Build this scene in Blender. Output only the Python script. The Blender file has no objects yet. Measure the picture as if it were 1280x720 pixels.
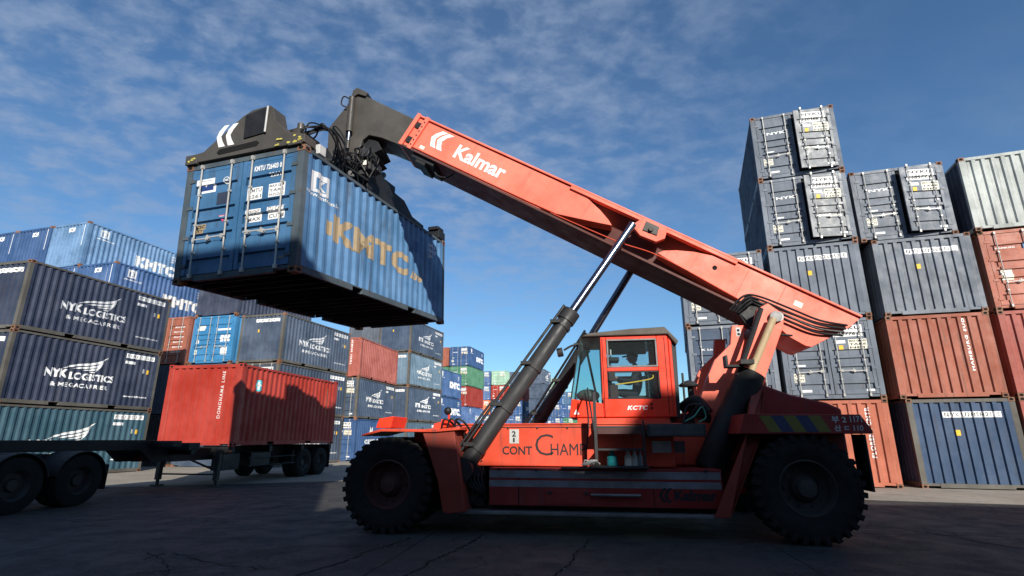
import bpy, bmesh, math, random
from math import sin, cos, pi, radians as rad
from mathutils import Vector, Matrix
random.seed(7)
SC = bpy.context.scene
COL = SC.collection

# ------------------------------------------------------------------ camera
cam_d = bpy.data.cameras.new("camera")
cam_d.sensor_width = 36.0
cam_d.lens = 660.0 / 1280.0 * 36.0
cam_d.clip_start = 0.05
cam_d.clip_end = 5000
cam = bpy.data.objects.new("camera", cam_d)
COL.objects.link(cam)
cam.location = (0, 0, 1.47)
cam.rotation_euler = (rad(90 + 15.72), 0, 0)
SC.camera = cam

# ------------------------------------------------------------------ light
SUN_AZ, SUN_EL = 17.0, 26.5          # degrees to the right of straight behind the camera
wd = bpy.data.worlds.new("World")
SC.world = wd
wd.use_nodes = True
nt = wd.node_tree
for n in list(nt.nodes):
    nt.nodes.remove(n)
def wn(t, **k):
    n = nt.nodes.new(t)
    for a, b in k.items():
        setattr(n, a, b)
    return n
def wmath(op, a, b=None):
    n = wn('ShaderNodeMath', operation=op)
    for i, q in enumerate((a, b)):
        if q is None: continue
        if isinstance(q, (int, float)): n.inputs[i].default_value = q
        else: nt.links.new(q, n.inputs[i])
    return n.outputs[0]
sky = wn('ShaderNodeTexSky', sky_type='NISHITA')
sky.sun_disc = False
sky.sun_elevation = rad(SUN_EL)
sky.sun_rotation = rad(180 - SUN_AZ)
sky.altitude = 20
sky.air_density = 1.0
sky.dust_density = 0.35
sky.ozone_density = 2.2
tc = wn('ShaderNodeTexCoord')
sep = wn('ShaderNodeSeparateXYZ')
nt.links.new(tc.outputs['Generated'], sep.inputs[0])
zz = wmath('ADD', wmath('MAXIMUM', sep.outputs[2], 0.0), 0.16)
cmb = wn('ShaderNodeCombineXYZ')
nt.links.new(wmath('DIVIDE', sep.outputs[0], zz), cmb.inputs[0])
nt.links.new(wmath('DIVIDE', sep.outputs[1], zz), cmb.inputs[1])
def wnoise(scale, detail, rough, dist=0.0, vec=None):
    n = wn('ShaderNodeTexNoise')
    n.inputs['Scale'].default_value = scale
    n.inputs['Detail'].default_value = detail
    n.inputs['Roughness'].default_value = rough
    n.inputs['Distortion'].default_value = dist
    nt.links.new(vec or cmb.outputs[0], n.inputs['Vector'])
    return n.outputs['Fac']
def wramp(x, a, b):
    n = wn('ShaderNodeMapRange', interpolation_type='SMOOTHSTEP')
    nt.links.new(x, n.inputs['Value'])
    n.inputs['From Min'].default_value = a
    n.inputs['From Max'].default_value = b
    return n.outputs[0]
mpn = wn('ShaderNodeMapping')
mpn.inputs['Rotation'].default_value = (0, 0, rad(-28))
mpn.inputs['Scale'].default_value = (1.0, 1.25, 1)
nt.links.new(cmb.outputs[0], mpn.inputs['Vector'])
big = wramp(wmath('SUBTRACT', wnoise(0.75, 3, 0.5, 0.2), wmath('MULTIPLY', sep.outputs[0], 0.52)), 0.12, 0.58)
fine = wramp(wnoise(8.5, 6, 0.58, 0.15, mpn.outputs[0]), 0.36, 0.66)
streak = wramp(wnoise(26.0, 4, 0.55, 0.1, mpn.outputs[0]), 0.30, 0.75)
cl = wmath('MULTIPLY', big, wmath('ADD', wmath('MULTIPLY', fine, 0.62), wmath('MULTIPLY', wmath('MULTIPLY', fine, streak), 0.38)))
cl = wmath('ADD', cl, wmath('MULTIPLY', wramp(wnoise(1.5, 6, 0.55, 0.2), 0.35, 0.75), 0.20))
cl = wmath('MULTIPLY', cl, wramp(sep.outputs[2], 0.08, 0.45))
cl = wmath('MINIMUM', wmath('MULTIPLY', cl, 0.64), 0.75)
CLOUD = cl
tint = wn('ShaderNodeMix', data_type='RGBA', blend_type='MULTIPLY')
tint.inputs['Factor'].default_value = 1.0
nt.links.new(sky.outputs[0], tint.inputs[6])
tint.inputs[7].default_value = (0.98, 1.38, 1.66, 1)
mixc = wn('ShaderNodeMix', data_type='RGBA')
nt.links.new(cl, mixc.inputs['Factor'])
nt.links.new(tint.outputs[2], mixc.inputs[6])
mixc.inputs[7].default_value = (4.2, 5.3, 7.4, 1)
bg = wn('ShaderNodeBackground')
bg.inputs['Strength'].default_value = 0.064
nt.links.new(mixc.outputs[2], bg.inputs['Color'])
wo = wn('ShaderNodeOutputWorld')
nt.links.new(bg.outputs[0], wo.inputs['Surface'])

sd = bpy.data.lights.new("sun", 'SUN')
sd.energy = 5.0
sd.angle = rad(0.53)
sd.color = (1.0, 0.94, 0.85)
sun = bpy.data.objects.new("sun", sd)
COL.objects.link(sun)
a_, e_ = rad(SUN_AZ), rad(SUN_EL)
sun.rotation_euler = Vector((-sin(a_) * cos(e_), cos(a_) * cos(e_), -sin(e_))).to_track_quat('-Z', 'Y').to_euler()
sun.location = (20, -40, 40)

SC.view_settings.view_transform = 'Standard'
SC.view_settings.look = 'None'
SC.view_settings.gamma = 1
SC.view_settings.exposure = 0.30
SC.cycles.max_bounces = 6
SC.cycles.use_denoising = True

# ------------------------------------------------------------------ materials
MATS = {}
def nodes(name):
    m = bpy.data.materials.new(name)
    m.use_nodes = True
    t = m.node_tree
    return m, t, t.nodes['Principled BSDF']
def N(t, typ, **k):
    n = t.nodes.new(typ)
    for a, b in k.items(): setattr(n, a, b)
    return n
def noise(t, vec, scale, detail=4, rough=0.55, dist=0.0):
    n = N(t, 'ShaderNodeTexNoise')
    n.inputs['Scale'].default_value = scale
    n.inputs['Detail'].default_value = detail
    n.inputs['Roughness'].default_value = rough
    n.inputs['Distortion'].default_value = dist
    t.links.new(vec, n.inputs['Vector'])
    return n.outputs['Fac']
def ramp(t, x, a, b, lo=0.0, hi=1.0):
    n = N(t, 'ShaderNodeMapRange', interpolation_type='SMOOTHSTEP')
    t.links.new(x, n.inputs['Value'])
    n.inputs['From Min'].default_value = a
    n.inputs['From Max'].default_value = b
    n.inputs['To Min'].default_value = lo
    n.inputs['To Max'].default_value = hi
    return n.outputs[0]
def mix(t, fac, a, b, mode='MIX'):
    n = N(t, 'ShaderNodeMix', data_type='RGBA', blend_type=mode)
    if isinstance(fac, (int, float)): n.inputs['Factor'].default_value = fac
    else: t.links.new(fac, n.inputs['Factor'])
    for i, q in ((6, a), (7, b)):
        if isinstance(q, tuple): n.inputs[i].default_value = q if len(q) == 4 else q + (1,)
        else: t.links.new(q, n.inputs[i])
    return n.outputs[2]
def mth(t, op, a, b):
    n = N(t, 'ShaderNodeMath', operation=op)
    for i, q in enumerate((a, b)):
        if isinstance(q, (int, float)): n.inputs[i].default_value = q
        else: t.links.new(q, n.inputs[i])
    return n.outputs[0]
def stretched(t, vec, s):
    n = N(t, 'ShaderNodeMapping')
    n.inputs['Scale'].default_value = s
    t.links.new(vec, n.inputs['Vector'])
    return n.outputs[0]
RUST = (0.16, 0.058, 0.022)
GRIME = (0.055, 0.048, 0.042)

PAR = {}
def paint(name, rgb, rough=0.5, fade=0.35, rust=0.3, grime=0.3, metallic=0.0, bump=0.25, chips=0.25, seed=0.0):
    if name in MATS: return MATS[name]
    PAR[name] = (rgb, rough, fade, rust, grime, metallic, bump, chips)
    m, t, b = nodes(name)
    tcn = N(t, 'ShaderNodeTexCoord')
    oi = N(t, 'ShaderNodeObjectInfo')
    off = N(t, 'ShaderNodeVectorMath', operation='SCALE')
    t.links.new(oi.outputs['Location'], off.inputs[0])
    off.inputs['Scale'].default_value = 1.37
    ad = N(t, 'ShaderNodeVectorMath', operation='ADD')
    t.links.new(tcn.outputs['Object'], ad.inputs[0])
    t.links.new(off.outputs[0], ad.inputs[1])
    v = ad.outputs[0]
    light = tuple(min(1, c * 1.35 + 0.035) for c in rgb)
    dark = tuple(c * 0.72 for c in rgb)
    c = mix(t, ramp(t, noise(t, v, 0.9, 5, 0.6), 0.3, 0.7, 0, fade * 1.6), rgb, light)
    c = mix(t, ramp(t, noise(t, v, 3.1, 5, 0.65), 0.5, 0.8, 0, fade), c, dark)
    st = noise(t, stretched(t, v, (9, 9, 0.55)), 1.0, 5, 0.62)
    c = mix(t, ramp(t, st, 0.52, 0.78, 0, grime), c, GRIME)
    st2 = noise(t, stretched(t, v, (5.5, 5.5, 0.8)), 1.6, 6, 0.7)
    c = mix(t, ramp(t, st2, 0.66, 0.78, 0, rust), c, RUST)
    ch = noise(t, v, 6.0, 8, 0.72)
    lo = 0.74 - 0.12 * chips
    c = mix(t, ramp(t, ch, lo, lo + 0.03, 0, min(1, chips * 2.2)), c, RUST)
    sc = noise(t, stretched(t, v, (2.0, 2.0, 11)), 2.5, 7, 0.7)
    c = mix(t, ramp(t, sc, 0.73, 0.77, 0, 0.35 * chips), c, tuple(min(1, q * 1.6 + 0.12) for q in rgb))
    t.links.new(c, b.inputs['Base Color'])
    rr = ramp(t, noise(t, v, 2.7, 5, 0.6), 0.25, 0.75, rough - 0.12, rough + 0.2)
    t.links.new(rr, b.inputs['Roughness'])
    b.inputs['Metallic'].default_value = metallic
    b.inputs['Specular IOR Level'].default_value = 0.35
    if bump:
        bp = N(t, 'ShaderNodeBump')
        bp.inputs['Strength'].default_value = bump
        bp.inputs['Distance'].default_value = 0.02
        t.links.new(mth(t, 'ADD', noise(t, v, 2.2, 3, 0.5), mth(t, 'MULTIPLY', noise(t, v, 40, 3, 0.6), 0.06)), bp.inputs['Height'])
        t.links.new(bp.outputs[0], b.inputs['Normal'])
    MATS[name] = m
    return m

def vary(m, i):
    """one of four differently aged versions of a container paint"""
    if m.name not in PAR or i == 0: return m
    rgb, rough, fade, rust, grime, metallic, bump, chips = PAR[m.name]
    if rgb[0] > 0.3 and i == 2: i = 1
    k = (1.0, 0.80, 1.22, 1.0)[i]
    g = sum(rgb) / 3
    d = (0, 0.05, 0.22, 0.12)[i]
    c = tuple((q * (1 - d) + g * d) * k for q in rgb)
    return paint(m.name + '_aged_%d' % i, c, rough + (0, .08, .12, .02)[i], fade * (1, .8, 1.4, 1.2)[i], min(1, rust * (1, 1.9, .8, 1.5)[i]), min(1, grime * (1, 1.5, .8, 1.2)[i]), metallic, bump * 1.3, min(.8, chips * (1, 1.5, 1.2, .8)[i]))

def plain(name, rgb, rough=0.6, metallic=0.0, var=0.25, spec=0.35):
    if name in MATS: return MATS[name]
    m, t, b = nodes(name)
    tcn = N(t, 'ShaderNodeTexCoord')
    v = tcn.outputs['Object']
    c = mix(t, ramp(t, noise(t, v, 4, 6, 0.65), 0.3, 0.75), tuple(q * (1 - var) for q in rgb), tuple(min(1, q * (1 + var * 0.6)) for q in rgb))
    t.links.new(c, b.inputs['Base Color'])
    t.links.new(ramp(t, noise(t, v, 9, 4, 0.6), 0.3, 0.7, rough - 0.08, rough + 0.1), b.inputs['Roughness'])
    b.inputs['Metallic'].default_value = metallic
    b.inputs['Specular IOR Level'].default_value = spec
    MATS[name] = m
    return m

def decal(name, rgb, wear=0.3):
    """stencilled paint with holes of wear: flakes show as the worn tone"""
    if name in MATS: return MATS[name]
    m, t, b = nodes(name)
    tcn = N(t, 'ShaderNodeTexCoord')
    v = tcn.outputs['Object']
    c = mix(t, ramp(t, noise(t, v, 7, 7, 0.7), 0.62 - 0.1 * wear, 0.7, 0, wear), rgb, tuple(q * 0.35 for q in rgb))
    t.links.new(c, b.inputs['Base Color'])
    b.inputs['Roughness'].default_value = 0.6
    MATS[name] = m
    return m

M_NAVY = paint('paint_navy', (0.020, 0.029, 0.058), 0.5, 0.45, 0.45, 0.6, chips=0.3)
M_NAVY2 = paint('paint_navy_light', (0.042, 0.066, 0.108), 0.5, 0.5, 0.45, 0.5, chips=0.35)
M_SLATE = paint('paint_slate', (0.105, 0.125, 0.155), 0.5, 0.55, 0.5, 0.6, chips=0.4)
M_BASEB = paint('paint_base_blue', (0.032, 0.072, 0.150), 0.5, 0.45, 0.35, 0.4, chips=0.4)
M_STEELB = paint('paint_steel_blue', (0.070, 0.135, 0.195), 0.5, 0.45, 0.3, 0.3, chips=0.25)
M_TEAL = paint('paint_teal', (0.026, 0.075, 0.105), 0.5, 0.5, 0.35, 0.5, chips=0.25)
M_KBLUE = paint('paint_bright_blue', (0.030, 0.092, 0.235), 0.48, 0.5, 0.3, 0.4, chips=0.3)
M_KBLUE2 = paint('paint_faded_blue', (0.055, 0.150, 0.285), 0.5, 0.55, 0.4, 0.5, chips=0.35)
M_HBLUE = paint('paint_worn_blue', (0.055, 0.145, 0.28), 0.48, 0.7, 0.8, 0.8, chips=0.55)
M_HFRAME = paint('rusted_blue_frame', (0.050, 0.070, 0.085), 0.65, 0.5, 1.0, 0.7, chips=1.0)
M_DOORB = paint('paint_door_blue', (0.032, 0.115, 0.235), 0.48, 0.45, 0.5, 0.6, chips=0.45)
M_SKYB = paint('paint_sky_blue', (0.035, 0.18, 0.36), 0.45, 0.4, 0.2, 0.2, chips=0.15)
M_RED = paint('paint_red_oxide', (0.33, 0.027, 0.014), 0.5, 0.4, 0.25, 0.4, chips=0.15)
M_RED2 = paint('paint_brown_red', (0.30, 0.055, 0.033), 0.52, 0.45, 0.3, 0.3, chips=0.25)
M_ORNG = paint('paint_faded_orange', (0.37, 0.105, 0.056), 0.52, 0.55, 0.4, 0.45, chips=0.3)
M_GREEN = paint('paint_green', (0.060, 0.20, 0.11), 0.5, 0.4, 0.25, 0.3, chips=0.2)
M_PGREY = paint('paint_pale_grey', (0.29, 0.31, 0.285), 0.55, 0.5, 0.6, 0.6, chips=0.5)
M_LGREEN = paint('paint_light_green', (0.22, 0.38, 0.26), 0.5, 0.4, 0.25, 0.3, chips=0.2)
M_VORG = paint('paint_vivid_orange', (0.70, 0.16, 0.04), 0.5, 0.3, 0.2, 0.2, chips=0.15)
M_RUSTY = paint('rusty_steel', (0.17, 0.075, 0.038), 0.75, 0.6, 0.6, 0.5, chips=0.7)
M_POST = paint('weathered_frame', (0.085, 0.078, 0.065), 0.6, 0.5, 0.8, 0.55, chips=0.6)
M_UNDER = paint('underframe_black', (0.018, 0.017, 0.017), 0.8, 0.3, 0.1, 0.5, chips=0.2)
M_BAR = paint('galvanised_bar', (0.42, 0.41, 0.38), 0.45, 0.3, 0.35, 0.3, metallic=0.25, chips=0.3)
M_HOLE = plain('dark_hole', (0.006, 0.006, 0.006), 0.9)
M_WHITE = decal('white_lettering', (0.85, 0.85, 0.83), 0.25)
M_WHITE2 = decal('white_lettering_worn', (0.70, 0.70, 0.68), 0.85)
M_WHITE3 = decal('white_lettering_grey', (0.55, 0.56, 0.57), 0.6)
M_TAN = decal('faded_tan_lettering', (0.34, 0.255, 0.15), 0.75)
M_BLACKD = decal('black_lettering', (0.012, 0.012, 0.013), 0.2)
M_CREAM = decal('cream_plate', (0.80, 0.76, 0.62), 0.25)
M_YEL = decal('yellow_tag', (0.85, 0.50, 0.03), 0.1)
M_LOGOB = decal('logo_blue', (0.02, 0.06, 0.22), 0.1)
M_PINK = decal('pink_mark', (0.70, 0.10, 0.25), 0.1)

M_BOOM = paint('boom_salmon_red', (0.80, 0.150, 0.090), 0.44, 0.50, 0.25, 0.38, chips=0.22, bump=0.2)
M_LEG = paint('leg_shade_red', (0.21, 0.030, 0.017), 0.65, 0.4, 0.4, 0.8, chips=0.5)  # leg and brace red, darkened to stand in for shade
M_CRIM = paint('crimson_shaded', (0.20, 0.014, 0.011), 0.5, 0.35, 0.3, 0.45, chips=0.3, bump=0.12)  # lower-body red with the shade put into the colour
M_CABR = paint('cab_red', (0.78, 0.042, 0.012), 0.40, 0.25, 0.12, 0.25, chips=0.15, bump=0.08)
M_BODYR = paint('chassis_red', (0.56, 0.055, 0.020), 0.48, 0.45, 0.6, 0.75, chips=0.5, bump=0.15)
M_GOOSE = paint('boom_grey_brown', (0.052, 0.046, 0.038), 0.42, 0.35, 0.12, 0.3, chips=0.2, bump=0.1)
M_BLACK = plain('black_steel', (0.016, 0.016, 0.017), 0.55, 0, 0.4)
M_DGREY = paint('dark_grey_steel', (0.020, 0.020, 0.021), 0.5, 0.3, 0.1, 0.3, chips=0.15, bump=0.1)
M_HOSE = plain('rubber_hose', (0.012, 0.012, 0.013), 0.5, 0, 0.2)
M_CHROME = plain('chrome_rod', (0.16, 0.175, 0.23), 0.24, 1.0, 0.1)
M_BEIGE = paint('beige_pipe', (0.42, 0.31, 0.18), 0.5, 0.3, 0.3, 0.3, chips=0.2)
M_ROOF = paint('cab_roof_grey', (0.085, 0.072, 0.058), 0.6, 0.4, 0.1, 0.3, chips=0.1)
M_MGREY = plain('mid_grey_steel', (0.20, 0.20, 0.20), 0.45, 0.3, 0.3)
M_LGREY = plain('light_grey_plate', (0.50, 0.50, 0.48), 0.5, 0, 0.2)
M_STRIPE = plain('grey_stripe', (0.20, 0.20, 0.215), 0.5, 0, 0.3)
M_TYRE = plain('tyre_rubber', (0.012, 0.0115, 0.011), 0.92, 0, 0.4)
M_FLANGE = paint('shaded_greasy_red', (0.085, 0.022, 0.016), 0.6, 0.4, 0.1, 0.6, chips=0.1)  # grease plus painted-in shade for the boom's underside and hollow
M_RIM = paint('rim_dark_red', (0.045, 0.010, 0.008), 0.6, 0.4, 0.2, 0.6, chips=0.3)
M_RIMK = paint('rim_dark', (0.020, 0.018, 0.017), 0.6, 0.4, 0.3, 0.5, chips=0.3)
M_HAZY = decal('hazard_yellow', (0.15, 0.125, 0.02), 0.6)
M_HAZB = decal('hazard_blue', (0.03, 0.035, 0.09), 0.4)
M_SKIN = plain('skin', (0.42, 0.24, 0.17), 0.6)
M_CLOTH = plain('dark_cloth', (0.028, 0.03, 0.04), 0.9)
M_CAP = plain('cap_cloth', (0.02, 0.022, 0.03), 0.9)
M_TEALP = plain('teal_jug', (0.02, 0.30, 0.32), 0.4)
M_ROPE = plain('green_rope', (0.10, 0.42, 0.30), 0.7)
M_LAMP = plain('lamp_glass', (0.75, 0.75, 0.78), 0.15, 0.4)

def glass(name, rgb, rough=0.02, alpha=0.35):
    m, t, b = nodes(name)
    for n in list(t.nodes):
        if n.type != 'OUTPUT_MATERIAL': t.nodes.remove(n)
    out = [n for n in t.nodes if n.type == 'OUTPUT_MATERIAL'][0]
    tr = N(t, 'ShaderNodeBsdfTransparent'); tr.inputs[0].default_value = rgb + (1,)
    gl = N(t, 'ShaderNodeBsdfGlossy'); gl.inputs['Roughness'].default_value = rough
    gl.inputs['Color'].default_value = (0.9, 0.95, 1, 1)
    df = N(t, 'ShaderNodeBsdfDiffuse'); df.inputs[0].default_value = (0.25, 0.32, 0.33, 1)
    tcn = N(t, 'ShaderNodeTexCoord')
    dirt = ramp(t, noise(t, tcn.outputs['Object'], 3, 5, 0.6), 0.3, 0.8, 0.03, alpha)
    m0 = N(t, 'ShaderNodeMixShader'); t.links.new(dirt, m0.inputs[0])
    t.links.new(tr.outputs[0], m0.inputs[1]); t.links.new(df.outputs[0], m0.inputs[2])
    fr = N(t, 'ShaderNodeFresnel'); fr.inputs['IOR'].default_value = 1.45
    m1 = N(t, 'ShaderNodeMixShader'); t.links.new(fr.outputs[0], m1.inputs[0])
    t.links.new(m0.outputs[0], m1.inputs[1]); t.links.new(gl.outputs[0], m1.inputs[2])
    t.links.new(m1.outputs[0], out.inputs['Surface'])
    return m
M_GLASS = glass('cab_glass', (0.62, 0.84, 0.84), alpha=0.12)
M_GLASSC = glass('cab_side_glass', (0.86, 0.92, 0.92), alpha=0.03)

# ------------------------------------------------------------------ mesh helpers
class MB:
    def __init__(s): s.v = []; s.f = []
    def add(s, vs, fs):
        o = len(s.v); s.v += [tuple(p) for p in vs]; s.f += [tuple(i + o for i in f) for f in fs]; return s
    def box(s, x0, x1, y0, y1, z0, z1, M=None):
        vs = [Vector((x, y, z)) for x in (x0, x1) for y in (y0, y1) for z in (z0, z1)]
        if M is not None: vs = [M @ p for p in vs]
        return s.add(vs, [(0, 1, 3, 2), (4, 6, 7, 5), (0, 4, 5, 1), (2, 3, 7, 6), (0, 2, 6, 4), (1, 5, 7, 3)])
    def prism(s, poly, a, b, fn=None):
        """poly (p,q) extruded between a and b along the middle axis; default maps (p,q,d)->(p,d,q). a, b may be functions of (p,q)"""
        fn = fn or (lambda p, q, d: (p, d, q))
        n = len(poly)
        A = a if callable(a) else (lambda p, q: a)
        B = b if callable(b) else (lambda p, q: b)
        vs = [fn(p, q, A(p, q)) for p, q in poly] + [fn(p, q, B(p, q)) for p, q in poly]
        fs = [tuple(range(n)), tuple(range(2 * n - 1, n - 1, -1))]
        fs += [(i, i + n, (i + 1) % n + n, (i + 1) % n) for i in range(n)]
        return s.add(vs, fs)
    def cyl(s, p0, p1, r0, r1=None, n=20, caps=True):
        r1 = r0 if r1 is None else r1
        p0, p1 = Vector(p0), Vector(p1)
        d = (p1 - p0).normalized()
        a = d.orthogonal().normalized(); b = d.cross(a)
        vs = []
        for p, r in ((p0, r0), (p1, r1)):
            for i in range(n):
                t = 2 * pi * i / n
                vs.append(p + a * (r * cos(t)) + b * (r * sin(t)))
        fs = [(i, (i + 1) % n, (i + 1) % n + n, i + n) for i in range(n)]
        if caps: fs += [tuple(range(n - 1, -1, -1)), tuple(range(n, 2 * n))]
        return s.add(vs, fs)
    def tube(s, pts, r, n=8, sub=6):
        P = [Vector(p) for p in pts]
        if len(P) > 2 and sub > 1:
            Q = []
            E = [P[0] * 2 - P[1]] + P + [P[-1] * 2 - P[-2]]
            for i in range(1, len(E) - 2):
                for k in range(sub):
                    t = k / sub
                    a, b, c, d = E[i - 1], E[i], E[i + 1], E[i + 2]
                    Q.append(0.5 * ((2 * b) + (c - a) * t + (2 * a - 5 * b + 4 * c - d) * t * t + (3 * b - a - 3 * c + d) * t ** 3))
            Q.append(P[-1]); P = Q
        o = len(s.v); nrm = None
        for i, p in enumerate(P):
            d = (P[min(i + 1, len(P) - 1)] - P[max(i - 1, 0)]).normalized()
            nrm = d.orthogonal().normalized() if nrm is None else (nrm - d * nrm.dot(d)).normalized()
            b = d.cross(nrm)
            for k in range(n):
                t = 2 * pi * k / n
                s.v.append(tuple(p + nrm * (r * cos(t)) + b * (r * sin(t))))
        for i in range(len(P) - 1):
            for k in range(n):
                s.f.append((o + i * n + k, o + i * n + (k + 1) % n, o + (i + 1) * n + (k + 1) % n, o + (i + 1) * n + k))
        s.f.append(tuple(o + k for k in range(n - 1, -1, -1)))
        s.f.append(tuple(o + (len(P) - 1) * n + k for k in range(n)))
        return s
    def rev(s, prof, c, axis='y', n=48):
        """revolve (offset along axis, radius) around axis through c"""
        vs = []
        for i in range(n):
            t = 2 * pi * i / n
            for (o, r) in prof:
                if axis == 'y': vs.append((c[0] + r * cos(t), c[1] + o, c[2] + r * sin(t)))
                elif axis == 'z': vs.append((c[0] + r * cos(t), c[1] + r * sin(t), c[2] + o))
                else: vs.append((c[0] + o, c[1] + r * cos(t), c[2] + r * sin(t)))
        k = len(prof)
        fs = [(i * k + j, i * k + j + 1, ((i + 1) % n) * k + j + 1, ((i + 1) % n) * k + j) for i in range(n) for j in range(k - 1)]
        return s.add(vs, fs)
    def ball(s, c, r, n=12, sz=1.0):
        prof = [(-r * sz * cos(pi * j / (n // 2)), max(1e-4, r * sin(pi * j / (n // 2)))) for j in range(n // 2 + 1)]
        return s.rev(prof, c, 'z', n)
    def mesh(s, name, smooth=False):
        me = bpy.data.meshes.new(name)
        me.from_pydata(s.v, [], s.f)
        me.update()
        bm = bmesh.new(); bm.from_mesh(me)
        bmesh.ops.recalc_face_normals(bm, faces=bm.faces)
        bm.to_mesh(me); bm.free()
        if smooth:
            for p in me.polygons: p.use_smooth = True
            try: me.set_sharp_from_angle(angle=rad(40))
            except Exception: pass
        return me

def ob(name, me, mat=None, parent=None, bevel=0.0, smooth=False, M=None):
    if isinstance(me, MB): me = me.mesh(name, smooth)
    if len(me.materials) == 0: me.materials.append(mat)
    o = bpy.data.objects.new(name, me)
    COL.objects.link(o)
    if mat is not None and me.materials[0] != mat:
        o.material_slots[0].link = 'OBJECT'
        o.material_slots[0].material = mat
    if parent is not None: o.parent = parent
    if M is not None: o.matrix_local = M
    if bevel:
        b = o.modifiers.new('bevel', 'BEVEL'); b.width = bevel; b.segments = 2; b.limit_method = 'ANGLE'; b.angle_limit = rad(35)
        b.harden_normals = False
    return o
def tag(o, label=None, cat=None, group=None, kind=None):
    if label: o['label'] = label
    if cat: o['category'] = cat
    if group: o['group'] = group
    if kind: o['kind'] = kind
    return o
def empty(name, M=None):
    o = bpy.data.objects.new(name, None); COL.objects.link(o)
    o.empty_display_size = 0.3
    if M is not None: o.matrix_world = M
    return o

# text -> flat triangles in 2D
_T = {}
def text2d(s, h=1.0, bold=0.0, spacing=1.0, shear=0.0, width=None, vertical=False):
    key = (s, h, bold, spacing, shear, width, vertical)
    if key in _T: return _T[key]
    cu = bpy.data.curves.new('t', 'FONT')
    cu.body = s; cu.size = 1.0; cu.offset = bold; cu.space_character = spacing; cu.shear = shear
    cu.resolution_u = 3
    tmp = bpy.data.objects.new('t', cu)
    me = bpy.data.meshes.new_from_object(tmp)
    vs = [(v.co.x, v.co.y) for v in me.vertices]
    fs = [tuple(p.vertices) for p in me.polygons]
    bpy.data.objects.remove(tmp); bpy.data.curves.remove(cu); bpy.data.meshes.remove(me)
    if not vs: return [], [], 0
    x0 = min(v[0] for v in vs); x1 = max(v[0] for v in vs)
    y0 = min(v[1] for v in vs); y1 = max(v[1] for v in vs)
    k = h / (y1 - y0); kx = k if width is None else width / (x1 - x0)
    vs = [((x - x0) * kx, (y - y0) * k) for x, y in vs]
    w = (x1 - x0) * kx
    if vertical:          # reads upward
        vs = [(-y, x) for x, y in vs]
    _T[key] = (vs, fs, w)
    return _T[key]

# ------------------------------------------------------------------ container geometry
LC, WC, HC = 6.25, 2.73, 2.585
SP = 0.2755         # side corrugation pitch
EP = 0.262          # end corrugation pitch
def trap(x, p, out, sl, dep):
    x = x % p
    if x < out: return 0.0
    if x < out + sl: return dep * (x - out) / sl
    if x < p - sl: return dep
    return dep * (p - x) / sl
S0 = 0.17
def side_d(x):
    if x < S0 or x > LC - S0: return 0.0
    return 0.012 + trap(x - S0, SP, 0.072, 0.068, 0.040)
E0 = 0.185
def end_d(y):
    if y < E0 or y > WC - E0: return 0.0
    return 0.012 + trap(y - E0, EP, 0.105, 0.026, 0.050)
def breaks(a, b, p, cuts):
    r = []; x = a
    while x < b:
        for c in cuts:
            if a < x + c < b: r.append(x + c)
        x += p
    return r
SB = breaks(S0, LC - S0, SP, (0, 0.072, 0.14, SP - 0.068))
EB = breaks(E0, WC - E0, EP, (0, 0.105, 0.131, EP - 0.026))
DOORG = [0.40, 0.93, 1.20, 1.47, 2.00]
def door_d(z):
    for g in DOORG:
        d = abs(z - g)
        if d < 0.075: return 0.045
        if d < 0.095: return 0.045 * (0.095 - d) / 0.02
    return 0.0

def corr_mesh(name, bks, a, b, z0, z1, dfn, swap=False, flip=1):
    xs = sorted(set([a] + [q for q in bks if a < q < b] + [b]))
    mb = MB()
    for i in range(len(xs) - 1):
        x0, x1 = xs[i], xs[i + 1]
        e = 1e-5
        d0, d1 = dfn(x0 + e), dfn(x1 - e)
        pts = [(x0, d0, z0), (x1, d1, z0), (x1, d1, z1), (x0, d0, z1)]
        if swap: pts = [(d, x, z) for x, d, z in pts]
        mb.add(pts, [(0, 1, 2, 3)])
    me = mb.mesh(name)
    bm = bmesh.new(); bm.from_mesh(me)
    bmesh.ops.remove_doubles(bm, verts=bm.verts, dist=1e-4)
    # thickness
    r = bmesh.ops.extrude_face_region(bm, geom=bm.faces[:])
    for v in [g for g in r['geom'] if isinstance(g, bmesh.types.BMVert)]:
        if swap: v.co.x += 0.004
        else: v.co.y += 0.004
    bmesh.ops.recalc_face_normals(bm, faces=bm.faces)
    bm.to_mesh(me); bm.free()
    return me

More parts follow.
